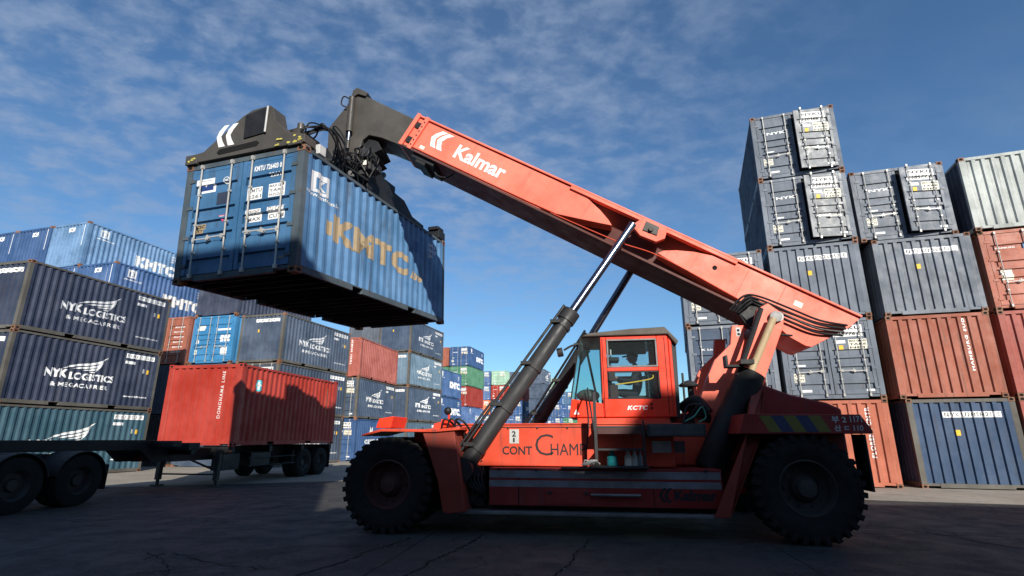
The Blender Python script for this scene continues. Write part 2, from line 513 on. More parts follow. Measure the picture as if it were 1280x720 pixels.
def surf_text(tris, face):
    """cut a 2D shape at the corrugation folds and lay it on the panel. face: 's' side y=0, 'e' end x=0, 'd' door x=0, 'f' flat door"""
    vs, fs = tris
    bm = bmesh.new()
    V = [bm.verts.new((x, y, 0)) for x, y in vs]
    for f in fs:
        try: bm.faces.new([V[i] for i in f])
        except ValueError: pass
    if not vs:
        return MB()
    xa, xb = min(v[0] for v in vs), max(v[0] for v in vs)
    ya, yb = min(v[1] for v in vs), max(v[1] for v in vs)
    cuts = []
    if face == 's': cuts = [((q, 0, 0), (1, 0, 0)) for q in SB if xa < q < xb]
    if face == 'e': cuts = [((WC - q, 0, 0), (1, 0, 0)) for q in EB if xa < WC - q < xb]
    if face == 'd':
        zz_ = [g + k for g in DOORG for k in (-0.095, -0.075, 0.075, 0.095)]
        cuts = [((0, q, 0), (0, 1, 0)) for q in zz_ if ya < q < yb]
    for co, no in cuts:
        bmesh.ops.bisect_plane(bm, geom=bm.verts[:] + bm.edges[:] + bm.faces[:], plane_co=co, plane_no=no, dist=1e-5)
    mb = MB()
    bm.verts.index_update()
    E_ = 0.0035
    out = []
    for v in bm.verts:
        x, z = v.co.x, v.co.y
        if face == 's': out.append((x, side_d(x) - E_, z))
        elif face == 'e': out.append((end_d(WC - x) - E_, WC - x, z))
        elif face == 'd': out.append((door_d(z) + 0.012 - E_, WC - x, z))
        else: out.append((-E_, WC - x, z))
    mb.add(out, [tuple(v.index for v in f.verts) for f in bm.faces])
    bm.free()
    return mb
def shift(t, dx, dy):
    vs, fs = t[0], t[1]
    return [(x + dx, y + dy) for x, y in vs], fs
def join2(*ts):
    V, F = [], []
    for vs, fs in ts:
        o = len(V); V += vs; F += [tuple(i + o for i in f) for f in fs]
    return V, F
def rect(x0, y0, x1, y1): return [(x0, y0), (x1, y0), (x1, y1), (x0, y1)], [(0, 1, 2, 3)]
def polyt(*polys):
    V, F = [], []
    for p in polys:
        o = len(V); V += list(p); F.append(tuple(range(o, o + len(p))))
    return V, F

def wing(w, h):
    """a spread wing: four long feathers sweeping up to the right"""
    P = []
    fe = [((0.0, 0.0), (0.25, 0.36), (0.72, 0.62), (1.0, 1.0), (0.93, 0.78), (0.70, 0.50), (0.28, 0.20)),
          ((0.22, 0.10), (0.40, 0.24), (0.70, 0.42), (0.92, 0.72), (0.84, 0.50), (0.66, 0.30), (0.36, 0.12)),
          ((0.46, 0.08), (0.66, 0.20), (0.82, 0.44), (0.76, 0.22), (0.60, 0.06)),
          ((0.60, -0.02), (0.70, 0.03), (0.78, 0.20), (0.76, 0.03), (0.68, -0.06))]
    for f in fe:
        n = len(f); up = f[:(n + 1) // 2 + 0]
        P.append([(x * w, y * h) for x, y in f])
    return P
def wing_t(w, h):
    V, F = [], []
    # ribbons given as upper/lower pairs
    rb = [([(0, 0), (.14, .22), (.34, .38), (.60, .50), (.82, .70), (1, 1)], [(0, 0), (.16, .13), (.36, .26), (.62, .37), (.86, .56), (1, 1)]),
          ([(.20, .05), (.38, .19), (.60, .29), (.80, .44), (.93, .72)], [(.20, .05), (.40, .09), (.62, .17), (.84, .32), (.93, .72)]),
          ([(.44, .02), (.60, .10), (.78, .24), (.88, .44)], [(.44, .02), (.62, .00), (.80, .12), (.88, .44)]),
          ([(.60, -.08), (.72, -.01), (.82, .16)], [(.60, -.08), (.74, -.10), (.82, .16)])]
    for up, lo in rb:
        o = len(V)
        V += [(x * w, y * h) for x, y in up] + [(x * w, y * h) for x, y in lo]
        n = len(up)
        F += [(o + i, o + i + 1, o + n + i + 1, o + n + i) for i in range(n - 1)]
    return V, F

MESH = {}
def cached(k, fn):
    if k not in MESH: MESH[k] = fn()
    return MESH[k]

def frame_mesh():
    mb = MB()
    p = 0.13
    for x in (0, LC):
        for y in (0, WC):
            xa, xb = (x + 0.001, x + p) if x == 0 else (x - p, x - 0.001)
            ya, yb = (y + 0.001, y + p + 0.02) if y == 0 else (y - p - 0.02, y - 0.001)
            mb.box(xa, xb, ya, yb, 0.121, HC - 0.121)
    for y0, y1 in ((0.004, 0.07), (WC - 0.07, WC - 0.004)):
        mb.box(p + 0.001, LC - p - 0.001, y0, y1, HC - 0.09, HC - 0.02)
        # bottom rail in three pieces around the fork pockets
        for a, b in ((p + 0.001, 1.75), (2.12, LC - 2.12), (LC - 1.75, LC - p - 0.001)):
            mb.box(a, b, y0, y1, 0.03, 0.16)
        for a, b in ((1.75, 2.12), (LC - 2.12, LC - 1.75)):
            mb.box(a, b, y0 + 0.004, y1 - 0.004, 0.135, 0.158)
    for x0, x1 in ((0.004, 0.10), (LC - 0.10, LC - 0.004)):
        mb.box(x0, x1, p + 0.022, WC - p - 0.022, HC - 0.12, HC - 0.022)
        mb.box(x0, x1, p + 0.34, WC - p - 0.34, 0.03, 0.15)
        mb.box(x0 + 0.012, x1, p + 0.024, p + 0.34, 0.075, 0.15)
        mb.box(x0 + 0.012, x1, WC - p - 0.34, WC - p - 0.024, 0.075, 0.15)
    return mb.mesh('frame')
def cast_mesh():
    """corner casting with oval openings, origin at its outer lower corner, extends +x +y +z"""
    mb = MB().box(0, 0.178, 0, 0.162, 0, 0.118)
    return mb.mesh('corner_casting')
def hole_mesh(which):
    mb = MB()
    for c, ax in ((((-0.002, 0.082, 0.058), 'x'), ((0.089, -0.002, 0.058), 'y'))[which],):
        n = 14; vs = []
        for i in range(n):
            t = 2 * pi * i / n
            if ax == 'x': vs.append((c[0], c[1] + 0.052 * cos(t), c[2] + 0.036 * sin(t)))
            else: vs.append((c[0] + 0.06 * cos(t), c[1], c[2] + 0.036 * sin(t)))
        mb.add(vs, [tuple(range(n))])
    return mb.mesh('opening')
def roof_mesh():
    mb = MB(); n = 22; x0, x1 = 0.13, LC - 0.13
    for i in range(n):
        a = x0 + (x1 - x0) * i / n; b = x0 + (x1 - x0) * (i + 1) / n; m = (a + b) / 2
        mb.box(a + 0.001, m, 0.072, WC - 0.072, HC - 0.055, HC - 0.028)
        mb.box(m, b - 0.001, 0.072, WC - 0.072, HC - 0.055, HC - 0.042)
    return mb.mesh('roof')
def under_mesh():
    mb = MB().box(0.105, LC - 0.105, 0.075, WC - 0.075, 0.155, 0.185)
    n = 17
    for i in range(n):
        x = 0.3 + (LC - 0.6) * i / (n - 1)
        if 1.7 < x < 2.2 or LC - 2.2 < x < LC - 1.7: continue
        mb.box(x - 0.02, x + 0.02, 0.072, WC - 0.072, 0.04, 0.153)
    for a in (1.76, LC - 2.11):
        for d in (0, 0.345): mb.box(a + d - 0.004, a + d + 0.004, 0.072, WC - 0.072, 0.035, 0.153)
    return mb.mesh('underframe')
def leaf_mesh(w):
    """door leaf, local y from 0 to w, z 0.16..HC-.13 in container coordinates"""
    mb = MB()
    zs = [0.165]
    for g in DOORG: zs += [g - 0.095, g - 0.075, g + 0.075, g + 0.095]
    zs.append(HC - 0.135)
    a, b = 0.10, w - 0.10
    for i in range(len(zs) - 1):
        z0, z1 = zs[i], zs[i + 1]
        d0, d1 = door_d(z0 + 1e-5), door_d(z1 - 1e-5)
        mb.add([(0.012 + d0, a, z0), (0.012 + d0, b, z0), (0.012 + d1, b, z1), (0.012 + d1, a, z1)], [(0, 1, 2, 3)])
    mb.add([(0.06, a, 0.165), (0.06, b, 0.165), (0.06, b, HC - 0.135), (0.06, a, HC - 0.135)], [(0, 1, 2, 3)])
    mb.box(0.0, 0.055, 0.012, 0.10, 0.165, HC - 0.135)
    mb.box(0.0, 0.055, w - 0.10, w - 0.012, 0.165, HC - 0.135)
    mb.box(0.008, 0.014, 0.10, w - 0.10, 0.165, 0.24)
    mb.box(0.008, 0.014, 0.10, w - 0.10, HC - 0.21, HC - 0.135)
    for g in DOORG:
        for y in (a, b): mb.add([(0.012, y, g - 0.095), (0.057, y, g - 0.075), (0.057, y, g + 0.075), (0.012, y, g + 0.095)], [(0, 1, 2, 3)])
    return mb.mesh('door')
def bar_mesh():
    mb = MB().cyl((-0.035, 0, 0.10), (-0.035, 0, HC - 0.06), 0.016, n=8)
    for z in (0.13, HC - 0.10): mb.box(-0.058, -0.004, -0.026, 0.026, z - 0.04, z + 0.04)
    for z in (0.62, 1.2, 1.85): mb.box(-0.054, -0.001, -0.026, 0.026, z - 0.02, z + 0.02)
    return mb.mesh('lock_bar')
def handle_mesh():
    mb = MB().box(-0.066, -0.054, -0.02, 0.42, 0.86, 0.885)
    mb.box(-0.06, -0.002, 0.30, 0.36, 0.83, 0.91).box(-0.072, -0.05, 0.0, 0.03, 0.82, 0.92)
    return mb.mesh('handle')
def hinge_mesh():
    mb = MB()
    mb.box(-0.016, 0.02, -0.035, 0.10, -0.035, 0.035)
    return mb.mesh('hinge')

NLET = [0]
def put_marks(root, specs, parts):
    for i, (face, tris, mat, nm) in enumerate(specs):
        mb = surf_text(tris, face)
        if not mb.v: continue
        ob(nm, mb, mat, root if parts.get(face) is None else parts[face])

def mark_strip(s, x, z, h, w, black=True):
    """white strip with black characters"""
    t = text2d(s, h * 0.72, 0.025, 1.15, 0, w * 0.94)
    return [(rect(x, z, x + w, z + h), M_WHITE), (shift(t, x + w * 0.03, z + h * 0.14), M_BLACKD)]

def side_marks(style, num='NYKU 523146 7', tone=None):
    W_ = random.choice((M_WHITE, M_WHITE, M_WHITE2, M_WHITE3))
    jx, jz = random.uniform(-.06, .06), random.uniform(-.04, .05)
    kx = None
    if style == 'kmtc_lifted': style, kx = 'kmtc', 1.0
    r = []
    if style == 'nyk':
        r.append(('s', shift(wing_t(1.75, 0.62), 2.05 + jx, 1.42 + jz), W_, 'logo'))
        r.append(('s', shift(text2d('NYK', 0.33, 0.05, 1.0, 0, 0.86), 1.42 + jx, 1.07 + jz), W_, 'lettering'))
        r.append(('s', shift(text2d('LOGISTICS', 0.28, 0.035, 1.0, 0, 1.86), 2.36 + jx, 1.04 + jz), W_, 'lettering'))
        r.append(('s', shift(text2d('& MEGACARRIER', 0.16, 0.03, 1.25, 0, 2.3), 1.72 + jx, 0.74 + jz), W_, 'lettering'))
    elif style == 'kmtc':
        ox = 0.0 if kx is None else -0.42
        oz = 0.0 if kx is None else -0.16
        r.append(('s', shift(join2(rect(0.72, 1.92, 0.84, 2.36), rect(0.84, 2.24, 1.22, 2.36), rect(1.14, 1.92, 1.22, 2.24), rect(0.84, 1.92, 1.14, 1.99),
                             shift(text2d('K', 0.22, 0.06), 0.92, 2.01)), ox, oz), W_, 'logo'))
        r.append(('s', shift(text2d('www.kmtc.co.kr', 0.09, 0.03, 1.0, 0, 1.05), 0.55 + ox, 1.76 + oz * .6), W_, 'lettering'))
        if kx is None:
            r.append(('s', shift(text2d('KMTC', 0.66, 0.075, 1.04, 0, 2.75), 2.95, 0.92), W_, 'lettering'))
            r.append(('s', shift(text2d('Line', 0.2, 0.04, 1.0, 0.3, 0.36), 5.74, 0.90), W_, 'lettering'))
        else:
            r.append(('s', shift(text2d('KMTC', 0.60, 0.06, 1.12, 0, 3.1), 1.0, 0.92), tone, 'lettering'))
            r.append(('s', shift(text2d('Line', 0.22, 0.04, 1.0, 0.3, 0.62), 4.25, 0.94), tone, 'lettering'))
    elif style == 'crown':
        r.append(('s', shift(polyt([(0, 0), (.28, .55), (.42, .2), (.62, .5), (.62, .12), (.95, .2), (.6, -.12)]), 2.0, 1.6), W_, 'logo'))
        r.append(('s', shift(text2d('COSCO LINE', 0.30, 0.06, 1.1, 0, 2.6), 1.5, 1.0), W_, 'lettering'))
    if style in ('nyk', 'kmtc', 'crown'):
        t = mark_strip(num, 4.55, 2.18, 0.19, 1.4)
        if style == 'nyk':
            r.append(('s', t[0][0], W_, 'number_plate')); r.append(('s', t[1][0], M_BLACKD, 'lettering'))
            r.append(('s', rect(4.55, 1.93, 5.05, 2.05), W_, 'number_plate'))
            r.append(('s', rect(5.45, 1.60, 5.56, 1.78), W_, 'tag_plate'))
            r.append(('s', rect(5.66, 1.58, 5.77, 1.76), M_YEL, 'tag_plate'))
            r.append(('s', shift(text2d('www.nykline.com', 0.10, 0.03, 1.0, 0, 1.15), 4.75, 0.50), W_, 'lettering'))
        elif style == 'kmtc':
            r.append(('s', join2(*[shift(text2d(q, 0.11, 0.02), 5.25, 2.15 - 0.16 * k) for k, q in enumerate(('KMTU', '726403', '2261'))]), W_, 'lettering'))
    return r
def end_marks(style, num='NYKU 285821 5'):
    r = []
    if style == 'nykfront':
        t = mark_strip(num, 0.88, 2.02, 0.17, 1.48)
        r += [('e', t[0][0], M_WHITE, 'number_plate'), ('e', t[1][0], M_BLACKD, 'lettering'),
              ('e', rect(1.12, 1.50, 1.25, 1.66), M_YEL, 'tag_plate')]
    elif style == 'vertical_small':
        r.append(('e', shift(text2d(num, 0.07, 0.02, 1.3, 0, 1.5, True), 2.08, 0.85), M_WHITE2, 'lettering'))
    elif style == 'vertical':
        t = text2d(num, 0.10, 0.03, 1.25, 0, 1.62, True)
        r.append(('e', shift(t, 2.10, 0.80), M_WHITE, 'lettering'))
    elif style == 'vertical_low':
        t = text2d(num, 0.11, 0.04, 1.2, 0, 1.5, True)
        r.append(('e', shift(t, 2.2, 0.85), M_WHITE, 'lettering'))
    elif style == 'kmtcfront':
        r.append(('e', rect(1.25, 2.08, 1.75, 2.32), M_WHITE, 'logo'))
        r.append(('e', shift(text2d('K', 0.16, 0.05), 1.43, 2.12), M_LOGOB, 'lettering'))
        r.append(('e', rect(2.10, 1.30, 2.17, 2.30), M_WHITE, 'stripe'))
        r.append(('e', rect(2.40, 1.20, 2.48, 2.44), M_WHITE, 'stripe'))
    elif style == 'numbers':
        t = mark_strip(num, 0.95, 2.15, 0.17, 1.45)
        r += [('e', t[0][0], M_WHITE, 'number_plate'), ('e', t[1][0], M_BLACKD, 'lettering'), ('e', rect(1.1, 1.6, 1.22, 1.76), M_YEL, 'tag_plate')]
    return r

PNUM = {}
def container(label, x, y, lvl, yaw, mat, group, end='front', smarks=None, emarks=None, frame=None, num='NYKU 523146 7', z=None,
              M=None, cast=None, vi=None, ajar=0.0, dmarks=None, smarks_tone=None, bars=None, detail=2, door_mats=None, side_mat=None):
    if frame is mat: frame = None
    vi = random.choice((0, 1, 2, 3)) if vi is None else vi; mat = vary(mat, vi)
    if side_mat is not None: side_mat = vary(side_mat, vi)
    root = empty('shipping_container', M if M is not None else Matrix.Translation((x, y, lvl * 2.591 if z is None else z)) @ Matrix.Rotation(rad(yaw), 4, 'Z'))
    tag(root, label, 'shipping container', group)
    fr = frame or mat
    ob('frame', cached('frame', frame_mesh), fr, root)
    cm = cast or M_RUSTY
    spots = [(0, 0, 0), (0, 0, 1), (0, 1, 0), (0, 1, 1), (1, 0, 0), (1, 0, 1)] + ([(1, 1, 0), (1, 1, 1)] if detail > 1 else [])
    if detail > 0:
        for i, j, k in spots:
            T = Matrix.Translation((LC * i + (0.006 if i else -0.006), WC * j + (0.006 if j else -0.006), (HC - 0.118 + 0.004) if k else -0.003)) @ Matrix.Diagonal((-1 if i else 1, -1 if j else 1, 1, 1))
            c = ob('corner_casting', cached('cast', cast_mesh), cm, root, M=T)
            if detail > 1 and i == 0 or (i == 1 and j == 0 and detail > 1):
                for wh in (0, 1): ob('opening', cached('hole%d' % wh, lambda: hole_mesh(wh)), M_HOLE, c)
    side = cached('side', lambda: corr_mesh('side_panel', SB, 0.131, LC - 0.131, 0.158, HC - 0.088, side_d))
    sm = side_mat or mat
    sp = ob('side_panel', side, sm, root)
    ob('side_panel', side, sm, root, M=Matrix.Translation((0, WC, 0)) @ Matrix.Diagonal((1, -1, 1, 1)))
    endm = cached('end', lambda: corr_mesh('end_panel', EB, 0.152, WC - 0.152, 0.148, HC - 0.118, end_d, swap=True))
    ob('end_panel', endm, mat, root, M=Matrix.Translation((LC, 0, 0)) @ Matrix.Diagonal((-1, 1, 1, 1)))
    ob('roof', cached('roof', roof_mesh), mat, root)
    ob('underframe', cached('under', under_mesh), M_UNDER, root)
    ep = None; doors = []
    if end == 'front':
        ep = ob('end_panel', endm, mat, root)
    else:
        w = (WC - 0.3) / 2
        leaf = cached('leaf', lambda: leaf_mesh(w))
        bm_ = bars or M_BAR
        dm = door_mats or (mat, mat)
        for side_i in (0, 1):            # 0 = the leaf at the viewer's right (low y)
            hy = 0.15 if side_i == 0 else WC - 0.15
            ang = ajar if side_i == 0 else 0.0
            # leaf swings about its hinge at the outer edge
            if side_i == 0: T = Matrix.Translation((0.004, hy, 0)) @ Matrix.Rotation(rad(-ang), 4, 'Z') @ Matrix.Translation((0, 0, 0))
            else: T = Matrix.Translation((0.004, hy, 0)) @ Matrix.Diagonal((1, -1, 1, 1))
            if ang:
                T = Matrix.Translation((-0.06, hy, 0)) @ Matrix.Rotation(rad(ang), 4, 'Z')
            d = ob('door', leaf, dm[side_i], root, M=T)
            doors.append(d)
            for yb in (0.26, w - 0.24):
                b = ob('lock_bar', cached('bar', bar_mesh), bm_, d, M=Matrix.Translation((0, yb, 0)))
                if detail > 1:
                    ob('handle', cached('handle', handle_mesh), bm_, d, M=Matrix.Translation((0, yb + (0 if yb < w / 2 else -0.38), 0.0 if yb < w / 2 else 0.02)))
            if detail > 1:
                for hz in (0.35, 0.95, 1.6, 2.2): ob('hinge', cached('hinge', hinge_mesh), cm if cast else fr, d, M=Matrix.Translation((0, 0, hz)))
            if dmarks:
                for nm, (y0, z0, y1, z1), mt, tx, txm in dmarks[side_i]:
                    # y measured from the hinge; drawn on the leaf
                    def lay(tris, e):
                        V, F = tris
                        bm = bmesh.new(); VV = [bm.verts.new((a, b, 0)) for a, b in V]
                        for f in F:
                            try: bm.faces.new([VV[i] for i in f])
                            except ValueError: pass
                        for g in DOORG:
                            for k in (-0.095, -0.075, 0.075, 0.095):
                                if z0 - 1 < g + k < z1 + 1: bmesh.ops.bisect_plane(bm, geom=bm.verts[:] + bm.edges[:] + bm.faces[:], plane_co=(0, g + k, 0), plane_no=(0, 1, 0), dist=1e-5)
                        bm.verts.index_update()
                        m_ = MB().add([(0.012 + door_d(v.co.y) - e, v.co.x, v.co.y) for v in bm.verts], [tuple(v.index for v in f.verts) for f in bm.faces])
                        bm.free(); return m_
                    if mt is not None: ob(nm, lay(rect(y0, z0, y1, z1), 0.004), mt, d)
                    if tx:
                        lines = tx.split('\n'); n = len(lines); hh = (z1 - z0) / n
                        for li, line in enumerate(lines):
                            tt = text2d(line, hh * 0.62, 0.03, 1.05, 0, (y1 - y0) * 0.9)
                            zb = z1 - hh * (li + 1) + hh * 0.19
                            # viewer's left is high y on the right leaf (unmirrored), low hinge-distance on the mirrored one
                            if side_i == 0: tr = ([(y1 - (y1 - y0) * 0.05 - px_, zb + pz_) for px_, pz_ in tt[0]], tt[1])
                            else: tr = ([(y0 + (y1 - y0) * 0.05 + px_, zb + pz_) for px_, pz_ in tt[0]], tt[1])
                            ob('lettering', lay(tr, 0.0055), txm, d)
        # dark rubber seal behind the leaves
        ob('door_seal', cached('seal', lambda: MB().box(0.062, 0.075, 0.152, WC - 0.152, 0.152, HC - 0.12).mesh('door_seal')), M_HOLE, root)
    if smarks: put_marks(root, side_marks(smarks, num, smarks_tone), {'s': sp})
    if emarks: put_marks(root, end_marks(emarks, num), {'e': ep})
    return root

def DM(code='NYKU\n515776 0', logo='NYK'):
    """usual set of door markings: (right leaf, left leaf), distances from each leaf's hinge"""
    R = [('number_plate', (0.18, 1.98, 1.00, 2.34), M_WHITE, code, M_BLACKD),
         ('data_plate', (0.10, 1.56, 0.62, 1.88), M_CREAM, 'MAX GROSS\nTARE\nNET', M_BLACKD),
         ('data_plate', (0.70, 1.76, 1.02, 1.86), M_WHITE, '', None),
         ('tag_plate', (0.78, 1.56, 0.90, 1.70), M_YEL, '', None),
         ('tag_plate', (0.12, 0.24, 0.34, 0.31), M_WHITE, '', None)]
    Lf = [('lettering', (0.30, 1.74, 1.0, 1.90), None, logo, M_WHITE),
          ('tag_plate', (0.22, 1.06, 0.50, 1.12), M_WHITE, '', None),
          ('data_plate', (0.12, 0.56, 0.42, 0.84), M_CREAM, 'CSC\nSAFETY', M_BLACKD),
          ('tag_plate', (0.30, 0.24, 0.58, 0.32), M_WHITE, '', None)]
    return (R, Lf)

# ------------------------------------------------------------------ ground
def ground_mat():
    m, t, b = nodes('yard_surface')
    g = N(t, 'ShaderNodeNewGeometry')
    v = g.outputs['Position']
    n1 = noise(t, v, 0.22, 6, 0.6)
    n2 = noise(t, v, 1.7, 8, 0.68, 0.4)
    n3 = noise(t, v, 30, 4, 0.7)
    c = mix(t, ramp(t, n1, 0.3, 0.7), (0.030, 0.029, 0.029), (0.066, 0.063, 0.059))
    c = mix(t, ramp(t, n2, 0.45, 0.72, 0, 0.6), c, (0.016, 0.016, 0.017))
    c = mix(t, ramp(t, noise(t, stretched(t, v, (0.4, 2.2, 1)), 0.8, 6, 0.65), 0.55, 0.75, 0, 0.55), c, (0.028, 0.027, 0.026))
    c = mix(t, ramp(t, n3, 0.50, 0.70, 0, 0.6), c, (0.12, 0.115, 0.105))
    c = mix(t, ramp(t, noise(t, v, 85, 2, 0.6), 0.55, 0.7, 0, 0.5), c, (0.018, 0.018, 0.018))
    c = mix(t, ramp(t, noise(t, stretched(t, v, (0.16, 2.6, 1)), 1.0, 4, 0.55), 0.60, 0.68, 0, 0.6), c, (0.014, 0.014, 0.015))
    c = mix(t, ramp(t, noise(t, v, 0.9, 4, 0.5, 0.8), 0.66, 0.74, 0, 0.5), c, (0.022, 0.021, 0.020))
    # cracks
    vv = N(t, 'ShaderNodeVectorMath', operation='ADD')
    nz = N(t, 'ShaderNodeTexNoise'); nz.inputs['Scale'].default_value = 1.1; nz.inputs['Detail'].default_value = 6
    t.links.new(v, nz.inputs['Vector'])
    sc = N(t, 'ShaderNodeVectorMath', operation='SCALE'); sc.inputs['Scale'].default_value = 2.2
    t.links.new(nz.outputs['Color'], sc.inputs[0])
    t.links.new(v, vv.inputs[0]); t.links.new(sc.outputs[0], vv.inputs[1])
    vo = N(t, 'ShaderNodeTexVoronoi', feature='DISTANCE_TO_EDGE'); vo.inputs['Scale'].default_value = 0.30
    t.links.new(vv.outputs[0], vo.inputs['Vector'])
    vo2 = N(t, 'ShaderNodeTexVoronoi', feature='DISTANCE_TO_EDGE'); vo2.inputs['Scale'].default_value = 1.6
    t.links.new(vv.outputs[0], vo2.inputs['Vector'])
    ck = mth(t, 'MULTIPLY', ramp(t, vo.outputs[0], 0.0, 0.006, 1, 0), ramp(t, noise(t, v, 0.5, 3), 0.42, 0.55))
    ck2 = mth(t, 'MULTIPLY', ramp(t, vo2.outputs[0], 0.0, 0.022, 1, 0), ramp(t, noise(t, v, 0.35, 3), 0.5, 0.62))
    crack = mth(t, 'MAXIMUM', ck, mth(t, 'MULTIPLY', ck2, 0.8))
    c = mix(t, crack, c, (0.008, 0.008, 0.008))
    # slab joints, 5 m apart, square to the container rows
    rot = N(t, 'ShaderNodeMapping'); rot.inputs['Rotation'].default_value = (0, 0, rad(8)); t.links.new(v, rot.inputs['Vector'])
    sp = N(t, 'ShaderNodeSeparateXYZ'); t.links.new(rot.outputs[0], sp.inputs[0])
    jt = None
    for k, per in ((0, 5.0), (1, 6.5)):
        w = mth(t, 'ABSOLUTE', mth(t, 'SUBTRACT', mth(t, 'FRACT', mth(t, 'DIVIDE', mth(t, 'ADD', sp.outputs[k], mth(t, 'MULTIPLY', mth(t, 'SUBTRACT', n2, 0.5), 0.09)), per), 0.0), 0.5), 0.0)
        j = ramp(t, w, 0.0012, 0.0040, 1, 0)
        jt = j if jt is None else mth(t, 'MAXIMUM', jt, j)
    c = mix(t, mth(t, 'MULTIPLY', jt, 0.85), c, (0.010, 0.010, 0.009))
    t.links.new(c, b.inputs['Base Color'])
    t.links.new(ramp(t, n2, 0.3, 0.7, 0.62, 0.9), b.inputs['Roughness'])
    b.inputs['Specular IOR Level'].default_value = 0.3
    bp = N(t, 'ShaderNodeBump'); bp.inputs['Strength'].default_value = 0.8; bp.inputs['Distance'].default_value = 0.03
    hgt = mth(t, 'SUBTRACT', mth(t, 'ADD', mth(t, 'MULTIPLY', n2, 0.5), mth(t, 'MULTIPLY', n3, 0.22)), mth(t, 'MULTIPLY', mth(t, 'MAXIMUM', crack, jt), 0.8))
    t.links.new(hgt, bp.inputs['Height']); t.links.new(bp.outputs[0], b.inputs['Normal'])
    return m
gm = MB()
R_ = 1800
gm.add([(-R_, -R_, 0), (R_, -R_, 0), (R_, R_, 0), (-R_, R_, 0)], [(0, 1, 2, 3)])
g_ = ob('ground', gm, ground_mat()); tag(g_, kind='structure')
def lit_pad_mat():  # pale tone paints sunlight into the ground strips around the stacks
    m, t, b = nodes('pad_sunlit_tone')
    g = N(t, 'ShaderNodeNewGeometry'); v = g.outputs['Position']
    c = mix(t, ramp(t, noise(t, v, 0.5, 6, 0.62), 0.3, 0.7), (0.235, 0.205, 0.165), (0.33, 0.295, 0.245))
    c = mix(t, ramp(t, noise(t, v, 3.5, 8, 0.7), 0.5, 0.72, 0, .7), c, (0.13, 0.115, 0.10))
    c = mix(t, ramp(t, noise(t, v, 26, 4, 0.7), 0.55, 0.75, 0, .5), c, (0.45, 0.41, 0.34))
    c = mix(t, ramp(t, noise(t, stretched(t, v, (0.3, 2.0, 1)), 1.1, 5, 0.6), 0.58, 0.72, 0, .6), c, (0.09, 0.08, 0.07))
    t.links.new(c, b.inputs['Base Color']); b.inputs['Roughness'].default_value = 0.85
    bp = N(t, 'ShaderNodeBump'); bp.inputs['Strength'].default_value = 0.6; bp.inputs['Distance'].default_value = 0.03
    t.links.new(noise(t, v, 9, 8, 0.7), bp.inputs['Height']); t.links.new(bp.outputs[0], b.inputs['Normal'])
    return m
PM = lit_pad_mat()
def lit_pad(pts): tag(ob('sunlit_pavement', MB().add([(x, y, 0.004) for x, y in pts], [tuple(range(len(pts)))]), PM), kind='structure')
lit_pad([(3.5, 15.6), (9.2, 13.35), (16.5, 11.1), (30, 7.2), (36, 26), (9, 34)])
lit_pad([(-22, 15.6), (-15.2, 16.0), (-4.5, 19.6), (0.5, 36), (6, 60), (20, 120), (-40, 120), (-50, 24)])

CRK = plain('crack_dark', (0.004, 0.004, 0.004), 0.95)
GRT = plain('broken_edge', (0.11, 0.105, 0.098), 0.9)
def crack(pts, w, seed, grit=True):
    rn = random.Random(seed); P_ = []
    for i in range(len(pts) - 1):
        a, b = Vector(pts[i] + (0,)), Vector(pts[i + 1] + (0,)); n = max(4, int((b - a).length / .07)); d = (b - a).normalized(); e = Vector((-d.y, d.x, 0)); o = 0
        for k in range(n):
            o = o * .82 + rn.uniform(-.03, .03); P_.append((a + (b - a) * (k / n) + e * o, e, w * rn.uniform(.25, 1.3)))
    mb = MB(); vs = []
    for p, e, q in P_: vs += [tuple(p + e * q + Vector((0, 0, .0045))), tuple(p - e * q + Vector((0, 0, .0045)))]
    mb.add(vs, [(2 * i, 2 * i + 1, 2 * i + 3, 2 * i + 2) for i in range(len(P_) - 1)])
    tag(ob('ground_crack', mb, CRK), kind='structure')
    if grit:
        gb = MB()
        for p, e, q in P_:
            if rn.random() < .5:
                c = p + e * rn.uniform(-.12, .12); r = rn.uniform(.008, .026)
                gb.add([tuple(c + Vector((r * cos(t) * rn.uniform(.6, 1.2), r * sin(t) * rn.uniform(.6, 1.2), .001))) for t in (0, 1.2, 2.5, 3.8, 5.1)] + [tuple(c + Vector((0, 0, r * .7)))], [(i, (i + 1) % 5, 5) for i in range(5)])
        tag(ob('gravel', gb, GRT), 'broken grit scattered along the cracks in the yard surface', kind='stuff')
crack([(-0.44, 9.01), (-0.84, 7.57), (-1.18, 6.42), (-1.48, 5.49)], 0.022, 0)
crack([(-1.51, 8.71), (-1.96, 7.48), (-2.32, 6.53), (-2.61, 5.67)], 0.022, 1)
crack([(1.12, 8.52), (0.79, 7.43), (0.49, 6.53), (0.23, 5.67)], 0.014, 2)
crack([(6.22, 10.0), (6.53, 9.2), (6.74, 8.45), (6.88, 7.67)], 0.016, 3)
crack([(-5.51, 11.53), (-4.96, 12.56), (-4.05, 13.63)], 0.02, 4)
crack([(-4.55, 7.2), (-4.5, 7.67), (-3.69, 7.07), (-2.85, 6.71)], 0.012, 5)
crack([(-3.77, 6.42), (-4.3, 7.2), (-4.82, 7.67), (-5.36, 7.48)], 0.01, 6)

